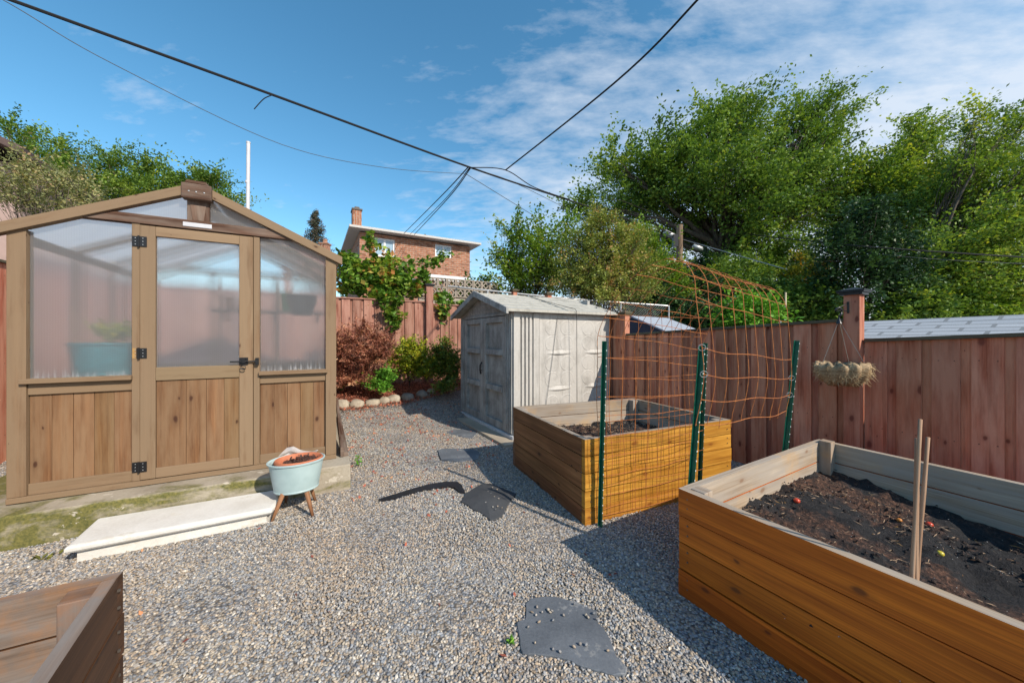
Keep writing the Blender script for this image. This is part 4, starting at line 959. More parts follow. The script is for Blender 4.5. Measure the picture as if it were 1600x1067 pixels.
# ------------------------------------------------------------------ steel posts and rusty wire arch
def tpost(px0, py0, Y0, px1, py1, Y1, label):
    a = at(px0, py0, Y0); b = at(px1, py1, Y1); d = (b - a); a = a - d * ((a.z + 0.15) / d.z); d = (b - a).normalized()
    u = GU - d * GU.dot(d); u.normalize(); v = d.cross(u)
    t = thing('steel_post', (a.x, a.y, 0), label, 'post', 'green steel posts of the wire arch')
    L = (b - a).length; m = M()
    m.obox(a - u * 0.017, u, v, d, 0.034, 0.004, L); m.obox(a - u * 0.003 - v * 0.026, u, v, d, 0.005, 0.0255, L); m.build('steel_bar', GREENP, t, bevel=0.001)
    m = M()
    k = 0.2
    while k < L - 0.02:
        m.obox(a + d * k - u * 0.0035 - v * 0.0275, u, v, d, 0.006, 0.002, 0.007); k += 0.055
    m.build('white_studs', WHITEP, t)
    return a, b
def arch():
    P1 = (Vector((0.629, 2.545, 0)), Vector((1.585, 2.965, 0)))     # foot along the honey bed
    P2 = (Vector((1.03, 2.02, 0)), Vector((1.99, 2.60, 0)))         # foot along the amber bed
    tpost(937, 822, 2.548, 944, 533, 2.52, 'green steel post with white studs at the near left corner of the honey coloured bed')
    tpost(1092, 760, 2.97, 1101, 536, 2.97, 'dark thin steel post just behind the bright green one, at the honey bed front')
    tpost(1079, 749, 2.03, 1095, 541, 2.03, 'bright green steel post rising behind the near left corner of the amber bed')
    tpost(1225, 700, 2.60, 1243, 532, 2.60, 'green steel post leaning right against the dark red fence')
    t = thing('wire_arch', (1.2, 2.5, 0), 'rusty wire mesh arched between the two planter beds', 'trellis')
    nl = 9
    # profile along the arch: (mix from P2 foot to P1 foot, height)
    prof = []
    z0 = 0.86
    for z in np.arange(z0, 1.44, 0.145): prof.append((-0.02 - 0.07 * math.sin(min(1, (z - z0) / 0.6) * 3.1), z))
    prof += [(-0.03, 1.575), (-0.01, 1.70), (0.09, 1.80), (0.24, 1.835), (0.40, 1.81), (0.55, 1.76), (0.69, 1.69), (0.82, 1.60), (0.94, 1.49)]
    for z in np.arange(1.36, 0.03, -0.145): prof.append((1.03, z))
    def pt(u, k):
        w, z = prof[k]
        a = P2[0].lerp(P2[1], u); b = P1[0].lerp(P1[1], u); p = a.lerp(b, w)
        zz = z - (0.10 * u if z > 1.2 else 0.10 * u * max(0, (z - .6) / .6))
        j = Vector((noise.noise(Vector((u * 3, k * .35, 1))), noise.noise(Vector((u * 3, k * .35, 5))), noise.noise(Vector((u * 3, k * .35, 9))))) * 0.018
        return p + UP * zz + j
    m = M(); K = len(prof)
    for i in range(nl + 1):
        u = i / nl; c = []
        q_ = [pt(u, k) for k in range(K)]
        for k in range(K - 1):
            p0, p1, p2, p3 = q_[max(k - 1, 0)], q_[k], q_[k + 1], q_[min(k + 2, K - 1)]
            for tt in (0.0, 0.33, 0.66):
                c.append(0.5 * ((2 * p1) + (p2 - p0) * tt + (2 * p0 - 5 * p1 + 4 * p2 - p3) * tt ** 2 + (3 * p1 - p0 - 3 * p2 + p3) * tt ** 3))
        c.append(q_[-1])
        c[0] = c[0] - UP * random.uniform(0.0, 0.05); m.tube(c, 0.0021, 5)
    m.build('upright_wires', RUST, t)
    m = M()
    for k in range(K):
        pts = [pt(i / 18, k) for i in range(19)]
        if prof[k][0] < 0.1:    # sags forward between the posts
            pts = [p - GV * 0.03 * math.sin(math.pi * i / 18) * (1 if prof[k][1] < 1.3 else 0) - UP * 0.012 * math.sin(math.pi * i / 18) for i, p in enumerate(pts)]
        m.tube(pts, 0.0022, 5)
    m.build('cross_wires', RUST, t)
    # overlapping second sheet hanging loose on the honey bed side
    m = M()
    def p2(u, z): a = P1[0].lerp(P1[1], u); return a + GV * (-0.015 + 0.03 * math.sin(u * 5 + z * 2)) + UP * z
    for i in range(8):
        u = 0.07 + i / 8 * 0.93; m.tube([p2(u, z) for z in np.linspace(0.04, 1.62 - 0.05 * (i % 3), 12)], 0.0016, 4)
    for k in range(10):
        z = 0.12 + k * 0.155; m.tube([p2(u, z) for u in np.linspace(0.03, 1.0, 9)], 0.0016, 4)
    m.build('second_sheet', RUST, t)
    m = M(); q = pt(1.0, 5); m.obox(q - UP * 0.02, GU, GV, UP, 0.012, 0.006, 0.11); m.build('paper_tag', plain('cream_tag', (0.6, 0.52, 0.35)), t)
    for u, k in ((0.0, 2), (0.0, 3), (1.0, 2), (1.0, 1)):
        q = pt(u, k); m = M(); m.tube([q + Vector((0.022 * math.cos(a), 0, 0.018 * math.sin(a))) for a in [j * .8 for j in range(9)]], 0.0018, 4); m.build('wire_tie', GALV, t)
arch()

# ------------------------------------------------------------------ hanging basket
def basket():
    c = at(1316, 580, 2.93); K_ = 0.78
    t = thing('hanging_basket', c, 'shaggy straw lined basket hanging from the capped fence post', 'hanging basket')
    fib = wood('coir_liner', (0.34, 0.24, 0.13), (0.62, 0.50, 0.32), fine=60, knots=0.2)
    m = M(); seg = 60; prof = [(0.05, -0.10), (0.11, -0.095), (0.16, -0.07), (0.195, -0.02), (0.205, 0.03), (0.195, 0.065), (0.175, 0.05), (0.15, -0.02), (0.05, -0.06)]
    k = 0
    for r, z in prof:
        for j in range(seg):
            a = 2 * math.pi * j / seg; lob = 0.90 + 0.22 * abs(math.sin(a * 6.5 + .4)) ** 0.7; p = K_ * Vector((r * lob * math.cos(a), r * lob * math.sin(a), z * (1.35 + .25 * math.sin(a * 13 + 1))))
            m.v.append(c + p + Vector((noise.noise(p * 25), noise.noise(p * 27 + Vector((4, 4, 4))), noise.noise(p * 26 + Vector((2, 7, 4))))) * 0.016)
    for i in range(len(prof) - 1):
        for j in range(seg):
            j2 = (j + 1) % seg; m.f.append((i * seg + j, i * seg + j2, (i + 1) * seg + j2, (i + 1) * seg + j)); m.m.append(0); m.uv += [(j * .02, prof[i][1]), (j2 * .02, prof[i][1]), (j2 * .02, prof[i + 1][1]), (j * .02, prof[i + 1][1])]
    m.build('coir_liner', fib, t, smooth=True)
    m = M(); rr = random.Random(8)
    for _ in range(700):
        a = rr.uniform(0, 6.28); z = rr.uniform(-0.12, 0.075); r = 0.205 - 0.9 * max(0, -z - 0.04) ; p = c + Vector((r * math.cos(a), r * math.sin(a), z))
        r *= 0.90 + 0.22 * abs(math.sin(a * 6.5 + .4)) ** 0.7; p = c + K_ * Vector((r * math.cos(a), r * math.sin(a), z)); d = Vector((math.cos(a) * rr.uniform(.1, 1), math.sin(a) * rr.uniform(.1, 1), rr.uniform(-.8, .8))); t_ = Vector((-math.sin(a), math.cos(a), 0)) * rr.uniform(-1, 1)
        L_ = rr.choice((.012, .02, .03, .045)); m.tube([p, p + (d + t_) * L_ * .5, p + (d * 1.1 + t_ * .5) * L_ - UP * 0.008], [0.0012, 0.001, 0.0005], 3, cap=False)
    m.build('loose_fibres', STRAW2, t)['kind'] = 'stuff'
    m = M(); m.tube([c + Vector((0.142 * math.cos(a), 0.142 * math.sin(a), 0.048)) for a in [k * math.pi / 16 for k in range(33)]], 0.003, 5); m.build('rim_wire', BLACK, t)
    ap = at(1311, 500, 2.93)
    for a in (2.9, 0.5, -0.9, ):
        m = M(); m.tube([c + Vector((0.142 * math.cos(a), 0.142 * math.sin(a), 0.048)), ap], 0.0022, 4); m.build('hanger_cord', STRING, t)
    m = M(); m.lathe(ap - UP * 0.03, [(0.022, 0), (0.006, 0.04), (0.004, 0.06)], 10); h = ap + UP * 0.025
    m.tube([h, h + Vector((0.022, 0, 0.03)), h + Vector((0.022, 0, 0.06)), h + Vector((0, 0, 0.078)), h + Vector((-0.026, 0, 0.066)), h + Vector((-0.03, 0, 0.045))], [0.009, .009, .008, .008, .007, .005], 8)
    m.build('hook', BLACKP, t, smooth=True)
STRAW2 = plain('straw_fibre', (0.62, 0.48, 0.28), 0.8, c2=(0.42, 0.30, 0.15))
basket()

# ------------------------------------------------------------------ vegetation
def leaf_object(name, P, Nn, size, tint, mat, parent=None, aspect=0.55, seed=0):
    """many leaf blades: P centres (n,3), Nn preferred normals, size (n,), tint (n,)"""
    rng = np.random.default_rng(seed); n = len(P)
    off = np.array(WLOC.get(parent.name, Vector())) if parent else np.zeros(3)
    nn = Nn / (np.linalg.norm(Nn, axis=1, keepdims=True) + 1e-9)
    r = rng.normal(size=(n, 3)); t = np.cross(nn, r); t /= np.linalg.norm(t, axis=1, keepdims=True) + 1e-9
    b = np.cross(nn, t); h = size[:, None] / 2
    droop = nn * h * rng.uniform(0.1, 0.5, (n, 1))
    V = np.stack([P - t * h, P + b * h * aspect - droop * .2, P + t * h - droop, P - b * h * aspect - droop * .2, P + droop * .35], 1)
    V = (V - off).reshape(-1, 3).astype(np.float32)
    k = np.arange(n)[:, None] * 5
    F = np.concatenate([k + [0, 1, 4], k + [1, 2, 4], k + [2, 3, 4], k + [3, 0, 4]], 1).reshape(-1).astype(np.int32)
    me = bpy.data.meshes.new(name); me.vertices.add(len(V)); me.vertices.foreach_set('co', V.ravel())
    me.loops.add(len(F)); me.loops.foreach_set('vertex_index', F)
    me.polygons.add(n * 4); me.polygons.foreach_set('loop_start', np.arange(n * 4, dtype=np.int32) * 3); me.polygons.foreach_set('loop_total', np.full(n * 4, 3, np.int32))
    a = me.attributes.new('tint', 'FLOAT', 'FACE'); a.data.foreach_set('value', np.repeat(tint, 4).astype(np.float32))
    me.materials.append(mat); me.update(calc_edges=True); me.validate()
    o = bpy.data.objects.new(name, me); COL.objects.link(o)
    if parent: o.parent = parent; WLOC[o.name] = Vector(off)
    return o
def crown_pts(lobes, nclus, per, rng, spray=(0.5, 0.16), shell=0.45, lean=(0, 0, 0)):
    """lobes: (centre, rx, ry, rz). Leaf sprays: flattened, drooping outward, more of them near the lobe surface"""
    vol = np.array([a[1] * a[2] * a[3] for a in lobes]) ** 0.72; vol /= vol.sum()
    C = []; P = []; Nn = []; T = []
    for li, (c, rx, ry, rz) in enumerate(lobes):
        m = max(3, int(nclus * vol[li])); d = rng.normal(size=(m, 3)); d /= np.linalg.norm(d, axis=1, keepdims=True)
        d[:, 2] = np.where(d[:, 2] < -0.5, -d[:, 2], d[:, 2])
        rr = (shell + (1.08 - shell) * rng.random(m) ** 0.6)[:, None] * rng.uniform(0.85, 1.18, (m, 1))
        cc = np.array(c) + d * rr * np.array([rx, ry, rz])
        for j in range(m):
            k = int(per * rng.uniform(0.5, 1.5)); out = d[j] * np.array([1, 1, 0.5]) + np.array(lean) + np.array([0, 0, 0.25]); out /= np.linalg.norm(out) + 1e-9
            side = np.cross(out, [0, 0, 1.0]); side /= np.linalg.norm(side) + 1e-9; up = np.cross(side, out)
            L = rng.normal(size=(k, 3)); s = spray[0] * rng.uniform(0.6, 1.35)
            ax = L[:, :1] * s * 0.74; taper = np.clip(1.0 - 0.35 * L[:, :1], 0.3, 1.6)
            p = cc[j] + out * ax + side * L[:, 1:2] * s * 0.27 * taper + up * L[:, 2:3] * spray[1] * taper
            p[:, 2] -= 0.12 * (np.abs(L[:, 0]) * s) ** 1.5
            P.append(p); nn = np.tile(up * 0.9 + np.array([0, 0, .6]), (k, 1)) + rng.normal(size=(k, 3)) * 0.75; Nn.append(nn)
            T.append(np.clip(rng.normal(0.5, 0.2) + rng.normal(size=k) * 0.14, 0, 1)); C.append((cc[j], li, rr[j, 0]))
    return np.concatenate(P), np.concatenate(Nn), np.concatenate(T), C
def limb(m, a, b, r0, r1, rng, bend=0.12, n=6, sides=6):
    a, b = Vector(a), Vector(b); L = (b - a).length; pts = []
    o = Vector(rng.normal(size=3)) * L * bend; o.z = abs(o.z) * 0.8
    for i in range(n + 1):
        t = i / n; p = a.lerp(b, t) + o * math.sin(math.pi * t) * 0.5 + Vector(rng.normal(size=3)) * L * 0.012 * (0 < i < n); pts.append(p)
    m.tube(pts, [r0 + (r1 - r0) * (i / n) ** 0.8 for i in range(n + 1)], sides); return pts
def bark(name, c1, c2):
    t = NT(name); n = t.noise(t.coord('Object', (4, 4, 0.9)), 5, 6, 0.65, 0.5); t.col(t.ramp(n, [(0.35, c2), (0.65, c1)])); t.rough(0.9); t.bump(n, 0.5, 0.02); return t.mat
BARK = bark('grey_brown_bark', (0.13, 0.10, 0.075), (0.045, 0.033, 0.025)); BARK2 = bark('pale_bark', (0.22, 0.18, 0.14), (0.09, 0.07, 0.055))
def L_(px, py, rpx, rpy, Y, dy=0, dep=0.75):
    c = at(px, py, Y + dy); s = (Y + dy) / FPX; return (tuple(c), rpx * s, max(rpx, rpy) * s * dep, rpy * s)
def LT(px, py, rpx, rpy, Y, dy=0): return L_(px, py + 26 * min(1, max(0, (330 - py) / 90)), rpx * 0.93, rpy * 0.92, Y, dy)
def tree(name, label, cat, base, lobes, ncl, per, size, mat, seed, trunk_r=0.2, spray=(0.5, 0.16), shell=0.45, lean=(0, 0, 0), barkm=BARK, fork=None, aspect=0.6, group=None, twigs=1.0):
    rng = np.random.default_rng(seed); base = Vector(base)
    t = thing(name, base, label, cat, group)
    P, Nn, T, C = crown_pts(lobes, ncl, per, rng, spray, shell, lean)
    leaf_object('crown', P, Nn, rng.uniform(0.7, 1.3, len(P)) * size, T, mat, t, aspect, seed)
    m = M(); cen = sum((Vector(l[0]) for l in lobes), Vector()) / len(lobes)
    fork = Vector(fork) if fork else base.lerp(cen, 0.45)
    tp = limb(m, base - UP * 0.2, fork, trunk_r, trunk_r * 0.75, rng, 0.03, 6, 10)
    paths = []
    for l in lobes: paths.append(limb(m, fork + Vector(rng.normal(size=3)) * trunk_r * .2, fork.lerp(Vector(l[0]), 0.88), trunk_r * 0.42, trunk_r * 0.09, rng, 0.10, 9, 7))
    for (c, li, rr) in C:
        if rng.random() > twigs: continue
        pth = paths[li]; c = Vector(c); q = pth[int(rng.integers(max(1, len(pth) // 3), len(pth)))]
        if (c - q).length < 0.05: continue
        limb(m, q, c, min(trunk_r * 0.10, 0.045), trunk_r * 0.015 + 0.003, rng, 0.08, 3, 4)
    m.build('trunk', barkm, t, smooth=True)
    return t
LF_MAPLE = leafmat('maple_leaf', [(0.1, (0.028, 0.060, 0.012)), (0.45, (0.072, 0.122, 0.018)), (0.75, (0.115, 0.175, 0.026)), (1.0, (0.21, 0.24, 0.035))], gain=1.85)
LF_LIGHT = leafmat('sunny_leaf', [(0.1, (0.038, 0.075, 0.014)), (0.45, (0.10, 0.16, 0.022)), (0.75, (0.17, 0.225, 0.028)), (1.0, (0.29, 0.29, 0.035))], 0.4, gain=1.75)
LF_DARK = leafmat('dark_leaf', [(0.1, (0.010, 0.028, 0.010)), (0.5, (0.020, 0.052, 0.017)), (1.0, (0.05, 0.10, 0.025))], 0.2)
LF_BRIGHT = leafmat('bright_leaf', [(0.1, (0.05, 0.10, 0.012)), (0.5, (0.115, 0.20, 0.02)), (0.85, (0.21, 0.27, 0.03)), (1.0, (0.33, 0.26, 0.03))], 0.4)
LF_OLIVE = leafmat('olive_brown_leaf', [(0.1, (0.055, 0.075, 0.018)), (0.45, (0.115, 0.145, 0.028)), (0.7, (0.18, 0.185, 0.04)), (0.88, (0.25, 0.19, 0.07)), (1.0, (0.30, 0.15, 0.07))], 0.3, gain=1.9)
LF_AUT = leafmat('turning_leaf', [(0.1, (0.06, 0.10, 0.012)), (0.5, (0.14, 0.17, 0.02)), (0.8, (0.26, 0.22, 0.025)), (1.0, (0.34, 0.16, 0.02))], 0.35, gain=1.15)
LF_PALE = leafmat('pale_grey_leaf', [(0.1, (0.10, 0.12, 0.045)), (0.5, (0.19, 0.20, 0.075)), (0.85, (0.30, 0.27, 0.11)), (1.0, (0.36, 0.24, 0.12))], 0.3)
LF_RED = leafmat('red_maple_leaf', [(0.1, (0.07, 0.026, 0.018)), (0.4, (0.17, 0.062, 0.038)), (0.7, (0.31, 0.13, 0.07)), (1.0, (0.42, 0.25, 0.13))], 0.3, gain=1.6)
LF_VINE = leafmat('vine_leaf', [(0.1, (0.035, 0.09, 0.012)), (0.5, (0.10, 0.19, 0.022)), (0.8, (0.20, 0.27, 0.035)), (0.93, (0.30, 0.30, 0.06)), (1.0, (0.34, 0.15, 0.04))], 0.35)
LF_LIME = leafmat('lime_shrub_leaf', [(0.1, (0.06, 0.10, 0.012)), (0.45, (0.16, 0.21, 0.018)), (0.8, (0.33, 0.33, 0.022)), (1.0, (0.45, 0.37, 0.03))], 0.35)
LF_MID = leafmat('mid_shrub_leaf', [(0.1, (0.03, 0.07, 0.012)), (0.5, (0.085, 0.13, 0.018)), (0.8, (0.19, 0.20, 0.03)), (1.0, (0.30, 0.16, 0.05))], 0.3)
LF_FRESH = leafmat('fresh_green_leaf', [(0.1, (0.04, 0.12, 0.012)), (0.6, (0.11, 0.27, 0.025)), (1.0, (0.2, 0.36, 0.05))], 0.35)

Y = 17
tree('maple_tree', 'big dark green maple towering behind the wire arch and utility pole', 'tree', (at(1130, 528, Y).x, Y, 0),
     [LT(925, 312, 38, 26, Y), LT(985, 262, 52, 42, Y, 1), LT(1045, 228, 58, 46, Y), LT(1120, 195, 55, 56, Y), LT(1165, 172, 36, 42, Y, -1), LT(1130, 262, 85, 60, Y, -1.5),
      LT(1050, 305, 78, 44, Y, 1), LT(1215, 232, 62, 58, Y, 1), LT(1272, 168, 42, 46, Y), LT(1284, 235, 40, 54, Y, -.5), LT(1200, 312, 80, 52, Y, -2), LT(1125, 365, 70, 36, Y, 1.5),
      LT(1250, 335, 55, 45, Y, 1), LT(985, 335, 50, 32, Y, .5), LT(1120, 150, 22, 22, Y), LT(1160, 138, 16, 18, Y), LT(1245, 140, 16, 20, Y), LT(1285, 128, 16, 18, Y), LT(1310, 160, 20, 22, Y), LT(905, 330, 22, 18, Y), LT(950, 225, 20, 20, Y), LT(1180, 380, 70, 30, Y, -1), LT(1060, 375, 60, 28, Y, 1.5), LT(1250, 280, 60, 50, Y, -1.5)], 860, 118, 0.145, LF_MAPLE, 11, 0.36, spray=(0.85, 0.17), fork=at(1128, 400, Y), lean=(0.25, 0, 0.15), twigs=0.5, shell=0.5)
Y = 15
tree('maple_tree', 'light green tree between the tallest dark maple and the leaning tree at right', 'tree', (at(1400, 528, Y).x, Y, 0),
     [LT(1378, 264, 40, 34, Y), LT(1440, 205, 42, 40, Y, 1), LT(1350, 290, 50, 50, Y, .5), LT(1420, 270, 62, 50, Y), LT(1395, 340, 80, 50, Y, 1.5), LT(1475, 285, 45, 50, Y, .5), LT(1310, 360, 45, 60, Y, 2), LT(1470, 365, 55, 45, Y, 1), LT(1328,292,24,26,Y,1), LT(1440, 165, 20, 22, Y), LT(1412, 208, 18, 18, Y), LT(1440, 330, 60, 50, Y, -1), LT(1500, 250, 40, 40, Y, 0)],
     680, 86, 0.125, LF_LIGHT, 12, 0.3, spray=(0.62, 0.15), fork=at(1395, 390, Y), lean=(0.35, 0, 0.1), twigs=0.7)
Y = 12
tree('leaning_tree', 'yellow green tree with dark trunk leaning to the right beyond the grey shingled roof', 'tree', (at(1395, 528, Y).x, Y, 0),
     [LT(1535, 185, 30, 38, Y), LT(1585, 195, 42, 44, Y, .5), LT(1525, 245, 42, 34, Y), LT(1600, 262, 52, 40, Y, -.5), LT(1540, 310, 62, 34, Y, .5), LT(1620, 340, 55, 46, Y), LT(1500, 372, 62, 34, Y, 0.6),
      LT(1575, 412, 72, 34, Y, .8), LT(1480, 430, 62, 34, Y, 1), LT(1640, 230, 40, 60, Y), LT(1560, 462, 85, 30, Y, 1.4), LT(1450, 470, 50, 30, Y, 1.5), LT(1540, 150, 20, 16, Y), LT(1480, 400, 60, 46, Y, -1), LT(1560, 360, 60, 46, Y, -1.2), LT(1460, 330, 40, 36, Y, 1), LT(1610, 410, 60, 50, Y, -1), LT(1520, 445, 70, 30, Y, -1)],
     860, 78, 0.105, LF_LIGHT, 13, 0.15, spray=(0.62, 0.10), fork=at(1450, 430, Y), lean=(0.7, 0, 0.25), twigs=0.9, barkm=BARK)
Y = 10.5
tree('shade_tree', 'very dark green rounded tree just left of the leaning trunk', 'tree', (at(1350, 528, Y).x, Y, 0),
     [L_(1350, 350, 42, 36, Y), L_(1318, 400, 38, 40, Y), L_(1382, 395, 48, 46, Y), L_(1345, 450, 60, 46, Y), L_(1405, 450, 36, 42, Y)], 240, 56, 0.11, LF_DARK, 14, 0.15, spray=(0.36, 0.16), shell=0.3, twigs=0.4)
Y = 12.5
tree('turning_tree', 'small tree turning yellow and orange left of the capped fence post', 'tree', (at(1265, 528, Y).x, Y, 0),
     [L_(1262, 430, 32, 26, Y), L_(1240, 455, 38, 28, Y), L_(1285, 458, 32, 32, Y)], 110, 50, 0.11, LF_AUT, 15, 0.1, spray=(0.3, 0.12), twigs=0.5)
Y = 11
tree('green_tree', 'bright green loose tree behind the shed, nearest the brick house', 'tree', (at(825, 528, Y).x, Y, 0),
     [L_(800, 368, 26, 22, Y), L_(845, 375, 34, 26, Y), L_(795, 408, 34, 26, Y), L_(850, 415, 46, 34, Y), L_(812, 445, 42, 26, Y), L_(888, 368, 24, 22, Y, .6), L_(778, 395, 14, 14, Y), L_(868, 440, 36, 30, Y, .5)],
     250, 46, 0.10, LF_BRIGHT, 16, 0.11, spray=(0.40, 0.07), shell=0.35, lean=(-.1, 0, .3), twigs=0.9)
Y = 9.6
tree('olive_tree', 'bushy olive brown tree behind the shed roof', 'tree', (at(940, 528, Y).x, Y, 0),
     [L_(935, 355, 26, 24, Y), L_(915, 395, 38, 34, Y), L_(970, 392, 46, 36, Y), L_(935, 435, 56, 38, Y), L_(990, 435, 42, 34, Y), L_(950, 460, 70, 24, Y), L_(900, 445, 32, 30, Y)],
     620, 74, 0.062, LF_OLIVE, 17, 0.10, spray=(0.26, 0.10), shell=0.35, lean=(0, 0, -.25), twigs=0.4)
Y = 14
for i, (px, sc, lab, lobes, ncl) in enumerate(((70, 1, 'green tree behind the left end of the greenhouse roof, beside the pink house wall', [(25, 208, 28, 24), (95, 236, 34, 26), (30, 250, 34, 32), (90, 285, 50, 34)], 170),
        (225, 1, 'green tree directly behind the left slope of the greenhouse roof', [(178, 243, 20, 20), (235, 258, 26, 18), (165, 285, 32, 28), (225, 292, 46, 24)], 170),
        (325, 1, 'green tree behind the greenhouse ridge, next to the white pipe', [(290, 282, 26, 20), (330, 272, 22, 16), (352, 300, 20, 14), (300, 308, 38, 20)], 150))):
    tree('hedgerow_tree', lab, 'tree', (at(px, 528, Y).x, Y, 0), [L_(l[0], l[1] + 14, *l[2:], Y, .3 * (k % 3)) for k, l in enumerate(lobes)], ncl, 95, 0.095, LF_MAPLE, 30 + i, 0.16, spray=(0.45, 0.12), lean=(.1, 0, .2), group='green trees behind the greenhouse', twigs=0.6)
Y = 7.2
tree('pale_tree', 'thin pale leaved tree at the left edge in front of the pink house', 'tree', (at(70, 528, Y).x, Y, 0),
     [L_(40, 262, 34, 20, Y), L_(95, 285, 50, 24, Y), L_(60, 312, 62, 24, Y), L_(135, 305, 32, 22, Y), L_(20, 290, 40, 26, Y), L_(100, 330, 60, 18, Y)], 190, 34, 0.062, LF_PALE, 19, 0.04, spray=(0.30, 0.06), barkm=BARK2, shell=0.2, twigs=1)
def spruce():
    Yb = 34; b = at(493, 528, Yb); top = at(493, 331, Yb); rng = np.random.default_rng(4); b.z = 0
    t = thing('spruce_tree', b, 'small dark spruce far off between the greenhouse and the brick house', 'tree')
    m = M(); m.tube([b, top], [0.25, 0.02], 8); P = []; Nn = []
    H = top.z - 5.5
    for k in range(330):
        f = rng.random() ** 0.8; z = top.z - f * H; R_ = 0.12 + 3.6 * min(f, .5) * rng.uniform(0.5, 1.15); a = rng.uniform(0, 6.28); c = Vector((b.x, b.y, z)); e = c + Vector((R_ * math.cos(a), R_ * math.sin(a), -0.10 * R_ + 0.1))
        m.tube([c, e], [0.03, 0.008], 4)
        for j in range(34): u = rng.random() ** .7; p = c.lerp(e, u) + Vector(rng.normal(size=3)) * 0.10; P.append(tuple(p)); Nn.append(tuple(rng.normal(size=3) + np.array([0, 0, .8])))
    m.build('trunk', BARK, t); P = np.array(P)
    leaf_object('crown', P, np.array(Nn), np.full(len(P), 0.20), rng.random(len(P)), leafmat('spruce_needle', [(0.1, (0.02, 0.035, 0.02)), (0.6, (0.05, 0.055, 0.03)), (1.0, (0.13, 0.08, 0.05))], 0.1), t, 0.3, 5)
spruce()
# low growth above the fences, each bush a thing
und = [(1075, 470, 55, 45, 13, LF_DARK, 'dark bush behind the wire arch, left of the utility pole base'), (1140, 468, 60, 50, 14, LF_MAPLE, 'broad green bush behind the middle of the wire arch'),
       (1215, 478, 50, 38, 11.5, LF_MAPLE, 'round green bush behind the right half of the wire arch'), (1170, 495, 36, 20, 9, LF_FRESH, 'fresh green weedy bush peeking above the red fence through the wire arch'),
       (1030, 440, 40, 40, 12, LF_BRIGHT, 'yellow green bush between the olive tree and the utility pole'), (1425, 490, 50, 28, 10, LF_MAPLE, 'green bush at the foot of the leaning trunk'),
       (1510, 480, 60, 26, 11, LF_BRIGHT, 'bright bush just above the left half of the shingled roof'), (1590, 480, 55, 26, 11.5, LF_AUT, 'yellowing bush above the shingled roof at the right edge'),
       (745, 470, 30, 22, 11.5, LF_MAPLE, 'low bush between the breeze block wall and the shed roof'), (1290, 488, 30, 34, 11, LF_MAPLE, 'mid green bush filling the space just left of the capped fence post'), (1096, 505, 34, 22, 10.5, LF_DARK, 'low dark bush just above the red fence behind the left half of the wire arch'), (1012, 482, 48, 34, 11.5, LF_DARK, 'dark bush behind the navy gabled shed'),
       (1150, 432, 62, 36, 15, LF_MAPLE, 'mid green tree mass below the trunk fork of the biggest maple'), (1225, 420, 56, 40, 15.5, LF_MAPLE, 'mid green tree between the biggest maple and the turning tree'),
       (1100, 440, 40, 40, 16, LF_DARK, 'shaded green tree directly right of the utility pole'), (1000, 395, 28, 40, 13, LF_BRIGHT, 'yellow tinged tree top behind the olive tree')]
for i, (px, py, rx, ry, Yb, mt_, lab) in enumerate(und):
    tree('wild_bush', lab, 'bush', (at(px, 528, Yb).x, Yb, 0), [L_(px, py, rx * .75, ry, Yb), L_(px - rx * .5, py + ry * .3, rx * .5, ry * .7, Yb), L_(px + rx * .5, py + ry * .25, rx * .5, ry * .75, Yb)], 170, 52, 0.11, mt_, 50 + i, 0.07, spray=(0.34, 0.12), group='bushes beyond the fences', twigs=0.3)

# ------------------------------------------------------------------ planting in the back bed
def shrub(name, lab, cat, px, py, lobes, ncl, per, size, mat, seed, spray, stems=BARK, shell=0.35, aspect=0.55, lean=(0, 0, 0), Yq=None, tr=0.018):
    b = gp(px, py); Y_ = Yq or b.y
    return tree(name, lab, cat, b, [L_(*l, Y_) for l in lobes], ncl, per, size, mat, seed, tr, spray=spray, barkm=stems, shell=shell, aspect=aspect, lean=lean, fork=b + UP * (0.12 if tr > .01 else 0.015), twigs=0.8)
shrub('japanese_maple', 'dark red fine leaved maple shrub beside the greenhouse corner', 'shrub', 570, 612,
      [(555, 530, 26, 18), (590, 530, 22, 16), (540, 560, 26, 24), (575, 560, 38, 26), (560, 590, 34, 16), (600, 548, 18, 18), (570, 516, 20, 9), (535, 595, 22, 14), (520, 545, 24, 24)], 340, 58, 0.048, LF_RED, 71, (0.15, 0.022), aspect=0.3, lean=(0, 0, -.1), Yq=6.3)
shrub('lime_shrub', 'yellow green shrub between the red maple shrub and the shed', 'shrub', 640, 606, [(635, 545, 16, 14), (655, 553, 16, 16), (640, 575, 24, 18), (620, 562, 13, 15), (665, 577, 16, 16)], 150, 44, 0.055, LF_LIME, 72, (0.13, 0.05), Yq=6.75)
shrub('green_shrub', 'darker green shrub against the left side of the shed', 'shrub', 695, 606, [(690, 552, 16, 14), (705, 568, 14, 18), (682, 578, 22, 18), (708, 592, 12, 12), (698, 536, 8, 7)], 160, 44, 0.055, LF_MID, 73, (0.13, 0.05), Yq=6.9)
shrub('ground_plant', 'fresh green leafy plant at the foot of the red maple shrub', 'plant', 595, 612, [(585, 598, 16, 10), (605, 590, 16, 14), (598, 605, 18, 8)], 60, 30, 0.05, LF_FRESH, 74, (0.08, 0.03), Yq=6.15)
shrub('ground_plant', 'low dark leafy plant in shade beside the last border stones', 'plant', 692, 615, [(690, 607, 13, 8), (704, 603, 10, 8)], 30, 22, 0.05, LF_MID, 75, (0.07, 0.03), Yq=6.5)
shrub('weed', 'small green weed growing at the corner of the mossy plinth', 'weed', 560, 728, [(559, 716, 6, 6), (562, 727, 6, 5)], 7, 7, 0.035, LF_FRESH, 76, (0.03, 0.012), Yq=3.72, tr=0.002)
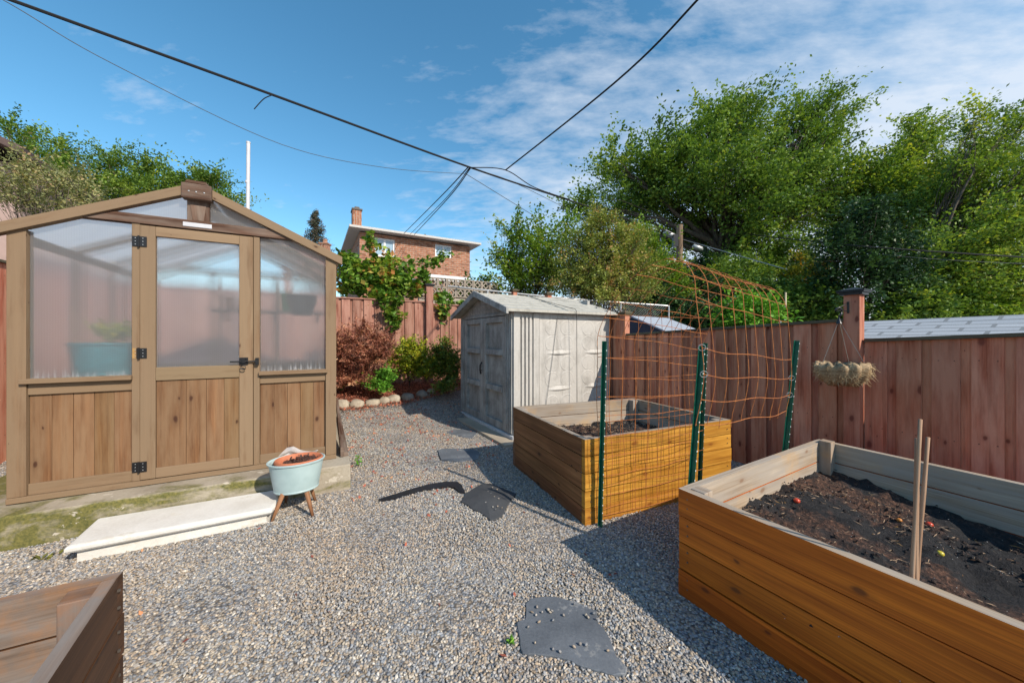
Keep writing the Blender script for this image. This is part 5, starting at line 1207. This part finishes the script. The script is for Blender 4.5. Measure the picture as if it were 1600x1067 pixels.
shrub('weed', 'tiny green weed beside the near slate slab', 'weed', 801, 1012, [(799, 1006, 5, 8)], 5, 5, 0.022, LF_FRESH, 77, (0.012, 0.010), Yq=1.56, tr=0.001)
def hosta():
    b = gp(533, 615); t = thing('hosta', b, 'small hosta with broad pale edged leaves at the greenhouse corner', 'plant')
    mt = NT('hosta_leaf'); uvs = mt.n('SeparateXYZ'); mt.L.new(mt.coord('UV', (1, 1, 1)), uvs.inputs[0]); e = mt.math('ABSOLUTE', mt.math('SUBTRACT', uvs.outputs['Y'], 0.5))
    mt.col(mt.ramp(e, [(0.30, (0.12, 0.26, 0.04)), (0.42, (0.62, 0.66, 0.34))])); mt.rough(0.4)
    rr = random.Random(3)
    for i in range(9):
        a = i * 2.4; m = M(); d = Vector((math.cos(a), math.sin(a), 0)); s = d.cross(UP); Lf = rr.uniform(.15, .22); el = rr.uniform(.5, 1.1)
        R_ = []
        for k in range(9):
            u = k / 8; w = 0.048 * math.sin(math.pi * min(1, u * 0.9 + 0.08)) ** 0.8 if k < 8 else 0.001
            c = b + d * Lf * u + UP * (0.04 + Lf * el * math.sin(u * 2.0) * .75); R_.append((c - s * w + UP * w * .5, c, c + s * w + UP * w * .5))
        for k in range(8):
            for j in range(2):
                kk = len(m.v); m.v += [R_[k][j], R_[k + 1][j], R_[k + 1][j + 1], R_[k][j + 1]]; m.f.append((kk, kk + 1, kk + 2, kk + 3)); m.m.append(0)
                m.uv += [(0, j * .5), (0, j * .5), (0, (j + 1) * .5), (0, (j + 1) * .5)]
        m.build('leaf', mt.mat, t, smooth=True)
hosta()
def vine():
    YF = lambda px: 7.6 / (CA - SA * (px - 800) / FPX); b = Vector(wpt(1.3, 7.75, 0.35))
    t = tree('climbing_vine', 'leafy vine sprawling over the top of the back fence below the brick house', 'vine', b,
         [L_(555, 438, 24, 30, YF(555) + 0.32), L_(600, 440, 30, 30, YF(600) + 0.32), L_(555, 450, 22, 14, YF(555) + 0.32), L_(635, 452, 28, 14, YF(635) + 0.32), L_(598, 470, 26, 12, YF(598) + 0.05), L_(610, 500, 9, 18, YF(610) + -0.12), L_(690, 470, 16, 8, YF(690) + 0.05), L_(694, 492, 10, 10, YF(694) + -0.12), L_(545, 408, 9, 16, YF(545) + 0.32), L_(578, 382, 6, 14, YF(578) + 0.32), L_(612, 412, 13, 12, YF(612) + 0.32),
          L_(642, 418, 12, 7, YF(642) + 0.32), L_(668, 410, 13, 5, YF(668) + 0.32), L_(690, 400, 5, 5, YF(690) + 0.32), L_(620, 447, 24, 18, YF(620) + 0.32), L_(580, 447, 26, 18, YF(580) + 0.32), L_(600, 425, 18, 20, YF(600) + 0.32), L_(662, 435, 12, 9, YF(662) + 0.32), L_(720, 478, 8, 5, YF(720) + 0.05)], 300, 26, 0.105, LF_VINE, 81, 0.03, spray=(0.13, 0.06), fork=at(600, 462, YF(600) + 0.2), aspect=0.8, twigs=0.8)
vine()
tree('tub_seedling', 'yellowing seedlings growing in the teal tub inside the greenhouse', 'plant', gh(0.37, 0.42, 1.26), [(tuple(gh(0.38, 0.42, 1.37)), .14, .12, .05)], 26, 14, 0.045, LF_LIME, 91, 0.004, spray=(0.06, 0.03), twigs=0.5)
def stones():
    mt = plain('fieldstone', (0.46, 0.40, 0.31), 0.9, c2=(0.30, 0.25, 0.19), scale=9, bump=0.5); md = plain('grey_fieldstone', (0.30, 0.27, 0.23), 0.9, c2=(0.18, 0.16, 0.14), scale=9, bump=0.5)
    labs = ['border stone touching the greenhouse corner, leftmost of the row', 'wide pitted border stone, second from the greenhouse', 'flat pale border stone, third from the greenhouse', 'narrow upright border stone in the middle of the row',
            'smooth slanting pale border stone just before the shadow begins', 'dark low border stone at the edge of the shadow', 'squarish grey border stone second from the end nearest the shed', 'small border stone in shade nearest the shed']
    for i, ((px, py, w, h), lab) in enumerate(zip([(535, 638, 11, 8), (558, 637, 11.5, 7.5), (582, 634, 11, 6), (601, 632, 8, 7), (615, 629, 10, 7), (637, 626, 10, 7), (659, 622, 9, 7), (673, 616, 7, 5)], labs)):
        b = gp(px, py); s = b.y / FPX; m = M(); seg, rg = 20, 12
        for r in range(rg + 1):
            th = math.pi * r / rg
            for j in range(seg):
                a = 2 * math.pi * j / seg; p = Vector((math.sin(th) * math.cos(a), math.sin(th) * math.sin(a), math.cos(th)))
                q = 1 + 0.22 * noise.noise(p * 1.3 + Vector((i * 9, 0, 0))) + 0.07 * noise.noise(p * 4 + Vector((i * 3, 5, 0)))
                p = Vector([abs(c) ** 0.85 * (1 if c > 0 else -1) for c in p])
                m.v.append(b + Vector((p.x * w * s * q, p.y * w * s * 0.8 * q, h * s * 0.75 + p.z * h * s * q)))
        for r in range(rg):
            for j in range(seg):
                j2 = (j + 1) % seg; m.f.append((r * seg + j, (r + 1) * seg + j, (r + 1) * seg + j2, r * seg + j2)); m.m.append(0); m.uv += [(0, 0)] * 4
        solo(m, 'border_stone', mt if i not in (5, 6) else md, lab, 'stone', 'fieldstones edging the back planting bed', smooth=True)
stones()
def mulch():
    m = M(); nn_ = np.arange(-1.2, 3.2, 0.06); L = len(nn_); K = 16
    for j in range(K + 1):
        for n_ in nn_:
            px_front = 6.33 if n_ < 1.3 else 6.33 + (n_ - 1.3) * 0.55
            q = px_front + (7.56 - px_front) * j / K; x, y = nq(n_, q); p = Vector((x, y, 0))
            m.v.append(Vector((x, y, gz(x, y) + (0.03 * min(1, j / 2) - 0.01) + 0.03 * noise.noise(p * 9) * min(1, j / 2))))
    for j in range(K):
        for i in range(L - 1): m.f.append((j * L + i, j * L + i + 1, (j + 1) * L + i + 1, (j + 1) * L + i)); m.m.append(0); m.uv += [(0, 0)] * 4
    o = m.build('mulch', plain('red_bark_mulch', (0.22, 0.075, 0.04), 0.95, c2=(0.07, 0.028, 0.018), scale=45, bump=1.0), smooth=True); tag(o, kind='stuff')
    rng = np.random.default_rng(9)
    P = []
    bits = []
    for _ in range(9000):
        n_ = rng.uniform(-1, 3); q = rng.uniform(6.2, 7.5) + max(0, n_ - 1.3) * 0.4; x, y = nq(n_, q); P.append((x, y, gz(x, y) + 0.045 + rng.uniform(0, .02)))
    P = np.array(P); leaf_object('mulch_chips', P, rng.normal(size=(len(P), 3)) + [0, 0, 1.2], rng.uniform(.02, .06, len(P)), rng.random(len(P)), leafmat('mulch_chip', [(0, (0.08, 0.03, 0.02)), (1, (0.36, 0.12, 0.06))], 0.05, 0.8), aspect=0.35)['kind'] = 'stuff'
    # fallen leaves blown over the gravel
    P = []; 
    while len(P) < 950:
        px, py = rng.uniform(540, 780), 628 + abs(rng.normal()) * 55
        if rng.random() < 0.04: px, py = rng.uniform(200, 1000), rng.uniform(700, 1050)
        if py > 1060: continue
        p = gp(px, py)
        if -SA * p.x + CA * p.y > 6.35: continue
        if noise.noise(Vector((p.x * 2.2, p.y * 2.2, 3))) < 0.02 and rng.random() < .8: continue
        P.append((p.x, p.y, p.z + 0.012))
    P = np.array(P); leaf_object('leaf_litter', P, rng.normal(size=(len(P), 3)) * .4 + [0, 0, 1], rng.uniform(.018, .045, len(P)), rng.random(len(P)), leafmat('dry_red_leaf', [(0, (0.13, 0.035, 0.025)), (0.7, (0.34, 0.10, 0.05)), (1, (0.42, 0.22, 0.09))], 0.1, 0.8), aspect=0.6)['kind'] = 'stuff'
    P = np.array([tuple(gp(x, y) + UP * .02) for x, y in [(52, 877), (60, 874), (70, 872), (78, 873), (64, 878), (96, 865), (102, 862), (56, 875), (73, 876), (82, 870)]])
    t = leaf_object('fallen_sprig', P - P.mean(0) * [1, 1, 0], rng.normal(size=(10, 3)) * .3 + [0, 0, 1], np.full(10, 0.05), rng.random(10), leafmat('withered_green_leaf', [(0, (0.08, 0.09, 0.02)), (1, (0.20, 0.19, 0.04))]), aspect=0.45)
    t.location = (P[:, 0].mean(), P[:, 1].mean(), 0); tag(t, 'withered green sprig lying on the gravel left of the white step', 'leaf sprig')
mulch()

# ------------------------------------------------------------------ beyond the fence: breeze wall, chain link, roofs, houses
def breeze():
    t = thing('breeze_block_wall', wpt(3.7, 9.5, 0.5), 'pierced concrete breeze block wall on the neighbour side behind the shed', 'wall')
    n0, n1, zt = 2.5, 4.88, 3.02; w = 0.265; h = 0.265
    m = M(); m.obox(wpt(n0, 9.5, 0.0), Nd, Qd, UP, n1 - n0, 0.15, zt - 2 * h - 0.03); m.build('base_wall', BREEZE, t, bevel=0.01)
    k = 0
    for r in range(2):
        n = n1 - w
        while n > n0 - 0.01:
            m = M(); z = zt - (r + 1) * h; e = 0.028; g = 0.006
            a = wpt(n + g, 9.5 + .02, z + g); W_ = w - 2 * g; H_ = h - 2 * g
            m.obox(a, Nd, Qd, UP, W_, 0.1, e); m.obox(a + UP * (H_ - e), Nd, Qd, UP, W_, 0.1, e); m.obox(a + UP * e, Nd, Qd, UP, e, 0.1, H_ - 2 * e); m.obox(a + UP * e + Nd * (W_ - e), Nd, Qd, UP, e, 0.1, H_ - 2 * e)
            c = a + Nd * W_ / 2 + UP * H_ / 2 + Qd * 0.01; rr = W_ / 2 - e
            for s in range(4):
                a0, a1 = s * math.pi / 2, (s + 1) * math.pi / 2
                p0 = c + (Nd * math.cos(a0) + UP * math.sin(a0)) * rr; p1 = c + (Nd * math.cos(a1) + UP * math.sin(a1)) * rr; i0 = c + (Nd * math.cos(a0) + UP * math.sin(a0)) * (rr - .035); i1 = c + (Nd * math.cos(a1) + UP * math.sin(a1)) * (rr - .035)
                m.hexa([i0, i1, i1 + Qd * .08, i0 + Qd * .08], [p0, p1, p1 + Qd * .08, p0 + Qd * .08])
            m.build('pierced_block', BREEZE, t); n -= w; k += 1
breeze()
def chainlink():
    t = thing('chain_link_fence', wpt(4.6, 8.2, 0.3), 'galvanised chain link fence with a top rail behind the shed', 'fence')
    pts = [at(700, 447, 8.6), at(800, 458, 8.8), at(905, 468, 9.0), at(1045, 478, 9.2)]
    m = M(); m.tube(pts, 0.019, 8); m.build('top_rail', GALV, t)
    for px, py, Yc in ((762, 454, 8.7), (888, 466, 8.98), (970, 473, 9.1), (1045, 478, 9.2)):
        p = at(px, py, Yc); m = M(); m.tube([Vector((p.x, p.y, 0.2)), p], 0.022, 8); m.build('post', GALV, t)
    m = M(); a, b = pts[1], pts[3]; L = (b - a).length; d = (b - a).normalized(); s = 0.0
    while s < L:
        for sg in (1, -1):
            p = a + d * s - UP * 0.02; e = p + d * sg * 0.5 - UP * 0.5
            if 0 < s + sg * 0.5 < L: m.tube([p, e], 0.0022, 3, cap=False)
        s += 0.062
    m.build('wire_mesh', GALV, t); t.children[-1]['kind'] = 'stuff'
chainlink()
def shingle_mat():
    t = NT('grey_asphalt_shingle'); b = t.n('TexBrick'); b.offset = 0.5; b.inputs['Scale'].default_value = 1.0
    b.inputs['Brick Width'].default_value = 0.30; b.inputs['Row Height'].default_value = 0.14; b.inputs['Mortar Size'].default_value = 0.014
    b.inputs['Color1'].default_value = (0.30, 0.33, 0.37, 1); b.inputs['Color2'].default_value = (0.38, 0.41, 0.45, 1); b.inputs['Mortar'].default_value = (0.09, 0.10, 0.11, 1)
    t.L.new(t.coord('UV'), b.inputs['Vector']); n = t.noise(t.coord('UV'), 130, 3)
    t.col(t.mix(0.35, b.outputs[0], t.ramp(n, [(0.3, (0.16, 0.17, 0.18)), (0.7, (0.55, 0.58, 0.62))]))); t.rough(0.9); t.bump(b.outputs['Fac'], -0.6, 0.01); return t.mat
SHIN = shingle_mat()
def roofs():
    t = thing('neighbour_shed', wpt(5.3, 0.6, 0), 'low outbuilding with grey shingled roof just behind the right fence', 'shed')
    # eave line hides behind the fence top; ridge rises away from it
    e0, e1 = wpt(4.42, 1.9, 1.315), wpt(4.42, -1.8, 1.315); r0, r1 = wpt(5.25, 1.62, 1.50), wpt(5.25, -1.8, 1.56); b0, b1 = wpt(6.1, 1.62, 1.30), wpt(6.1, -1.8, 1.30)
    e0 = wpt(4.42, 1.62, 1.315)
    def rp(a, b, c, d):
        m = M(); k = [Vector(p) for p in (a, b, c, d)]; u = (k[1] - k[0]).normalized(); v = (k[3] - k[0]); v = (v - u * v.dot(u)).normalized()
        for dz in (0.0, 0.03):
            i = len(m.v); m.v += [p + UP * dz for p in k]; m.f.append((i, i + 1, i + 2, i + 3)); m.m.append(0); m.uv += [((p - k[0]).dot(u), (p - k[0]).dot(v)) for p in k]
        for i in range(4): j = (i + 1) % 4; m.face([k[i], k[j], k[j] + UP * .03, k[i] + UP * .03])
        return m.build('roof', SHIN, t)
    rp(e1, e0, r0, r1); rp(b0, b1, r1, r0)
    w = M(); w.hexa([wpt(4.55, 1.55, 0), wpt(6.0, 1.55, 0), wpt(6.0, -1.75, 0), wpt(4.55, -1.75, 0)], [wpt(4.55, 1.55, 1.3), wpt(6.0, 1.55, 1.3), wpt(6.0, -1.75, 1.3), wpt(4.55, -1.75, 1.3)]); w.build('wall', plain('cream_siding', (0.6, 0.58, 0.54)), t)
    t = thing('neighbour_shed', wpt(6.0, 5.5, 0), 'dark gabled shed with a pale grey roof seen over the fence through the wire arch', 'shed')
    A = at(986, 495.7, 7.0); Bk = at(1042, 498.8, 7.75); E0 = at(1040, 519.5, 6.5); E1 = at(1092, 518, 7.2); A0 = at(940, 519, 7.4)
    RM = plain('pale_grey_roofing', (0.34, 0.38, 0.44), 0.8, c2=(0.27, 0.30, 0.35), scale=40); DM = plain('dark_navy_siding', (0.035, 0.045, 0.065), 0.7)
    m = M(); m.hexa([E0, E1, Bk, A], [p + UP * 0.03 for p in (E0, E1, Bk, A)]); m.build('roof', RM, t)
    m = M(); m.hexa([A0, A, Bk, A0 + (Bk - A)], [p + UP * 0.03 for p in (A0, A, Bk, A0 + (Bk - A))]); m.build('roof', RM, t)
    m = M(); f = 0.02; bk = (Bk - A) * 0.97; P = [A0, E0, A]; k = [p + (Bk - A) * f - UP * 0.012 for p in P]
    m.v += k + [p + bk for p in k]; m.f += [(0, 1, 2), (5, 4, 3)]; m.m += [0, 0]; m.uv += [(0, 0)] * 6
    g0 = [Vector((p.x, p.y, 0)) for p in (k[0], k[1])]; m.hexa([g0[0], g0[1], g0[1] + Vector((bk.x, bk.y, 0)), g0[0] + Vector((bk.x, bk.y, 0))], [k[0], k[1], k[1] + bk, k[0] + bk]); m.build('wall', DM, t)
roofs()
def brickmat(name, c1, c2, mortar):
    t = NT(name); b = t.n('TexBrick'); b.inputs['Scale'].default_value = 1.0; b.inputs['Brick Width'].default_value = 0.36; b.inputs['Row Height'].default_value = 0.125; b.inputs['Mortar Size'].default_value = 0.014
    b.inputs['Color1'].default_value = (*c1, 1); b.inputs['Color2'].default_value = (*c2, 1); b.inputs['Mortar'].default_value = (*mortar, 1); b.inputs['Bias'].default_value = -0.1
    t.L.new(t.coord('UV'), b.inputs['Vector']); n = t.noise(t.coord('UV'), 1.1, 5, 0.65); n2 = t.noise(t.coord('UV', (2.6, 7.5, 1)), 1.0, 2, 0.5)
    c = t.mix(t.ramp(n2, [(0.50, (0, 0, 0)), (0.62, (0.75, 0.75, 0.75))]), b.outputs[0], tuple(x * 0.42 for x in c1))
    c = t.mix(t.ramp(n, [(0.5, (0, 0, 0)), (0.8, (0.6, 0.6, 0.6))]), c, t.mix(1.0, c, (0.72, 0.62, 0.6), 'MULTIPLY'))
    t.col(c); t.rough(0.9); return t.mat
BRICK = brickmat('orange_brick', (0.40, 0.165, 0.09), (0.31, 0.135, 0.08), (0.38, 0.31, 0.25))
def house():
    Qh = 22.0; t = thing('brick_house', wpt(5.8, Qh + 4, 0), 'orange brick two storey house with white windows beyond the back fence', 'house')
    n0, n1, zt = 2.38, 9.17, 7.42
    def bxw(m, a, b, c, d, z0, z1, **k): m.obox(wpt(a, c, z0), Nd, Qd, UP, b - a, d - c, z1 - z0, **k)
    def wall(name, P0, P1, z0, z1, holes, mat):
        """brick wall with window openings cut as gaps between solid pieces; u runs along P0P1"""
        m = M(); d = (P1 - P0); L = d.length; d.normalize(); inn = Vector((-d.y, d.x, 0))
        us = sorted({0, L, *[h[0] for h in holes], *[h[1] for h in holes]}); zs = sorted({z0, z1, *[h[2] for h in holes], *[h[3] for h in holes]})
        for i in range(len(us) - 1):
            for j in range(len(zs) - 1):
                cu, cz = (us[i] + us[i + 1]) / 2, (zs[j] + zs[j + 1]) / 2
                if any(h[0] < cu < h[1] and h[2] < cz < h[3] for h in holes): continue
                P = [P0 + d * us[i] + UP * zs[j], P0 + d * us[i + 1] + UP * zs[j], P0 + d * us[i + 1] + UP * zs[j + 1], P0 + d * us[i] + UP * zs[j + 1]]
                k = len(m.v); m.v += P; m.f.append((k, k + 1, k + 2, k + 3)); m.m.append(0); m.uv += [(us[i], zs[j]), (us[i + 1], zs[j]), (us[i + 1], zs[j + 1]), (us[i], zs[j + 1])]
        for h in holes:     # reveals
            for (ua, za, ub, zb) in ((h[0], h[2], h[1], h[2]), (h[1], h[2], h[1], h[3]), (h[1], h[3], h[0], h[3]), (h[0], h[3], h[0], h[2])):
                m.face([P0 + d * ua + UP * za, P0 + d * ub + UP * zb, P0 + d * ub + inn * .15 + UP * zb, P0 + d * ua + inn * .15 + UP * za])
        return m.build(name, mat, t)
    WH = plain('white_window_frame', (0.75, 0.77, 0.80), 0.5, c2=(0.7, 0.72, 0.75)); GL = NT('window_glass'); GL.col((0.30, 0.42, 0.52)); GL.rough(0.06); GL.b.inputs['Specular IOR Level'].default_value = 0.9
    holes = [(0.80 + .0, 1.95, 6.15, 7.22), (4.42, 5.52, 6.52, 7.30), (1.6, 3.4, 4.45, 5.02)]
    wall('wall', wpt(n0, Qh), wpt(n1, Qh), 0.5, zt, holes, BRICK)
    wall('side_wall', wpt(n0, Qh + 9), wpt(n0, Qh), 0.5, zt, [(7.6, 8.3, 5.6, 6.9)], BRICK); wall('side_wall', wpt(n1, Qh), wpt(n1, Qh + 9), 0.5, zt, [], BRICK); wall('back_wall', wpt(n1, Qh + 9), wpt(n0, Qh + 9), .5, zt, [], BRICK)
    for h in holes + [None]:
        if h is None: P0, d, inn, h = wpt(n0, Qh + 9), -Qd, Nd, (7.6, 8.3, 5.6, 6.9)
        else: P0, d, inn = wpt(n0, Qh), Nd, Qd
        fm = M(); a = P0 + inn * 0.05; W_ = h[1] - h[0]; f = 0.09
        fm.obox(a + d * h[0] + UP * h[2], d, inn, UP, W_, .08, f); fm.obox(a + d * h[0] + UP * (h[3] - f), d, inn, UP, W_, .08, f)
        for u in (h[0], h[1] - f, (h[0] + h[1]) / 2 - f * .6): fm.obox(a + d * u + UP * (h[2] + f), d, inn, UP, f * (1 if u != (h[0] + h[1]) / 2 - f * .6 else 1.3), .08, h[3] - h[2] - 2 * f)
        fo = fm.build('window', WH, t)
        for u0, u1 in ((h[0] + f, (h[0] + h[1]) / 2 - f * .6), ((h[0] + h[1]) / 2 + f * .7, h[1] - f)):
            g = M(); g.obox(a + inn * .04 + d * u0 + UP * (h[2] + f), d, inn, UP, u1 - u0, .01, h[3] - h[2] - 2 * f); g.build('pane', GL.mat, fo)
    one('sill_band', WH, t, lambda m: bxw(m, n0 + 3.4, n1 - 0.02, Qh - 0.2, Qh - 0.004, 5.0, 5.32), bevel=0)
    ov = 0.55
    one('roof', plain('brown_grey_roof', (0.28, 0.25, 0.22)), t, lambda m: m.hexa([wpt(n0 - ov, Qh - ov, zt + .2), wpt(n1 + ov, Qh - ov, zt + .2), wpt(n1 + ov, Qh + 9 + ov, zt + .2), wpt(n0 - ov, Qh + 9 + ov, zt + .2)],
                              [wpt(n0 + 2.6, Qh + 3.4, zt + .85), wpt(n1 - 2.6, Qh + 3.4, zt + .85), wpt(n1 - 2.6, Qh + 5.6, zt + .85), wpt(n0 + 2.6, Qh + 5.6, zt + .85)]), bevel=0)
    one('eave', plain('white_fascia', (0.55, 0.53, 0.5), c2=(0.45, 0.43, 0.41)), t, lambda m: bxw(m, n0 - ov - .03, n1 + ov + .03, Qh - ov - .03, Qh + 9 + ov, zt + .07, zt + 0.195), bevel=0)
    def chim(m):
        bxw(m, 2.02, 2.50, Qh + 0.05, Qh + 0.75, zt + .25, zt + 1.25)
    c = one('chimney', BRICK, t, chim, bevel=0)
    one('chimney_cap', plain('dark_chimney_cap', (0.1, 0.08, 0.07)), c, lambda m: (bxw(m, 1.98, 2.54, Qh, Qh + 0.8, zt + 1.25, zt + 1.33), bxw(m, 2.15, 2.40, Qh + .2, Qh + .5, zt + 1.33, zt + 1.48)), bevel=0)
    one('roof_vent', BLACK, t, lambda m: m.tube([wpt(6.5, Qh + 1.2, zt + .3), wpt(6.5, Qh + 1.2, zt + .75)], 0.06, 8), bevel=0)
    # left house
    t = thing('stucco_house', (-14.5, 10, 0), 'pinkish stucco house with brown eave cut off at the left edge', 'house')
    ST = concrete('pink_stucco', (0.42, 0.30, 0.27), (0.34, 0.24, 0.21))
    c0 = at(62, 330, 9.0); far = Vector((c0.x, c0.y, 0)); dirn = Nd * -1
    e = at(50, 250, 8.6)
    m = M(); P = Vector((e.x - .5, e.y + .2, 0)); m.hexa([P - Nd * 5, P, P + Qd * 7, P - Nd * 5 + Qd * 7], [p + UP * (e.z - .02) for p in (P - Nd * 5, P, P + Qd * 7, P - Nd * 5 + Qd * 7)]); m.build('wall', ST, t)
    m = M(); a = Vector((e.x, e.y, e.z)); P = [a - Qd * .4, a + Qd * 7.5, a + Qd * 7.5 - Nd * 3.2 + UP * 1.5, a - Qd * .4 - Nd * 3.2 + UP * 1.5]; m.hexa(P, [p + UP * .16 for p in P])
    P = [a - Qd * .4 - Nd * 6.4, a + Qd * 7.5 - Nd * 6.4, P[2], P[3]]; m.hexa(P, [p + UP * .16 for p in P]); m.build('roof', plain('dark_brown_eave', (0.10, 0.06, 0.05)), t)
    m = M(); a2 = a - Nd * .5; k = [a2 - Qd * .02 + Nd * .0, a2 - Nd * 2.7 + UP * 1.26, a2 - Nd * 5.4]; m.v += k + [p + Qd * 6.9 for p in k]; m.f += [(0, 1, 2), (5, 4, 3)]; m.m += [0, 0]; m.uv += [(0, 0)] * 6; m.build('gable', ST, t)
    b = at(508, 381, 30); m = M(); m.box((b.x, b.y, 3), (0.6, 0.6, b.z - 3 - .1)); m.box((b.x, b.y, b.z - .1), (.72, .72, .12)); m.lathe((b.x, b.y, b.z + .02), [(0.2, 0), (0.16, 0.35), (0.001, 0.36)], 10)
    solo(m, 'distant_chimney', BRICK, 'small far brick chimney at the foot of the spruce', 'chimney')
house()

# ------------------------------------------------------------------ utility pole and overhead wires
def pole_and_wires():
    top = at(1062, 352, 15); t = thing('utility_pole', (top.x, top.y, 0), 'weathered wooden utility pole with grey cable boxes behind the wire arch', 'utility pole')
    m = M(); m.tube([Vector((top.x - .05, top.y, 0)), top], [0.16, 0.125], 14); m.build('pole', POLEWOOD, t, smooth=True, angle=40)
    m = M(); a, b = at(1037, 362, 14.9), at(1054, 370, 14.9); m.tube([a, a.lerp(b, .1), a.lerp(b, .9), b], [.04, .11, .11, .05], 10); m.build('splice_case', GALV, t, smooth=True)
    m = M(); a, b = at(1082, 384, 14.9), at(1098, 390, 14.9); m.tube([a, a.lerp(b, .1), a.lerp(b, .9), b], [.04, .1, .1, .05], 10); m.build('splice_case', GALV, t, smooth=True)
    m = M(); m.box(at(1055, 378, 14.8) - UP * .2, (.2, .15, .5)); m.build('bracket', BLACK, t)
    def wire(name, pts, r, mat, label, sag=0.0):
        P = [at(*p) for p in pts]; m = M()
        seg = []
        for i in range(len(P) - 1):
            p0, p1, p2, p3 = P[max(i - 1, 0)], P[i], P[i + 1], P[min(i + 2, len(P) - 1)]
            for q in range(8):
                tt = q / 8; seg.append(0.5 * ((2 * p1) + (p2 - p0) * tt + (2 * p0 - 5 * p1 + 4 * p2 - p3) * tt ** 2 + (3 * p1 - p0 - 3 * p2 + p3) * tt ** 3))
        seg.append(P[-1]); m.tube(seg, r, 6)
        solo(m, name, mat, label, 'cable')
    wire('overhead_cable', [(-150, -60, 4.2), (400, 139, 6.17), (735, 262, 8.8), (895, 315, 11.3), (1055, 366, 15)], 0.022, CABLE, 'thickest black overhead cable running from the top left corner to the utility pole')
    wire('overhead_cable', [(-120, -70, 4.6), (20, 9, 4.9), (180, 102, 5.6), (440, 226, 7.3), (600, 262, 8.6), (728, 272, 10)], 0.006, GREYCABLE, 'thin sagging wire below the thickest cable at the upper left')
    wire('overhead_cable', [(728, 272, 10), (850, 347, 13)], 0.009, GREYCABLE, 'thin wire dropping from the cable junction toward the green tree')
    wire('overhead_cable', [(745, 266, 9), (800, 284, 9.8), (885, 326, 12)], 0.007, GREYCABLE, 'faint wire just under the thickest cable, right of the junction')
    wire('service_drop', [(1240, -180, 3.6), (1090, 0, 4.7), (960, 130, 6.2), (790, 266, 9.1)], 0.016, CABLE, 'black cable rising from the junction to the top edge right of the centre')
    wire('service_drop', [(738, 262, 8.8), (790, 266, 9.1), (835, 293, 9.9), (890, 312, 11.2)], 0.012, CABLE, 'short cable looping above the thickest one, right of the junction')
    wire('house_cable', [(731, 262, 8.8), (690, 306, 12.5), (632, 364, 21)], 0.016, CABLE, 'leftmost of the cables fanning from the junction down to the brick house roof')
    wire('house_cable', [(733, 263, 8.8), (695, 312, 12.5), (641, 366, 21)], 0.012, CABLE, 'middle of the cables fanning down to the brick house roof')
    wire('house_cable', [(735, 263, 8.8), (700, 310, 12.5), (647, 367, 21)], 0.016, CABLE, 'rightmost of the cables fanning down to the brick house roof')
    wire('overhead_cable', [(1066, 374, 15), (1225, 420, 11)], 0.013, GALV, 'pale cable running down to the right from the utility pole')
    wire('overhead_cable', [(1160, 365, 16), (1350, 385, 9.6), (1700, 408, 9.2)], 0.018, CABLE, 'black cable crossing the trees at the right edge')
    wire('overhead_cable', [(1180, 372, 16), (1400, 400, 9.6), (1700, 416, 9.2)], 0.006, GREYCABLE, 'thin grey wire just below the black cable at the right edge')
    wire('cable_tail', [(425, 149, 6.2), (412, 155, 6.2), (397, 171, 6.2)], 0.008, CABLE, 'short loose cable end dangling from the thickest overhead cable', 0.0)
pole_and_wires()
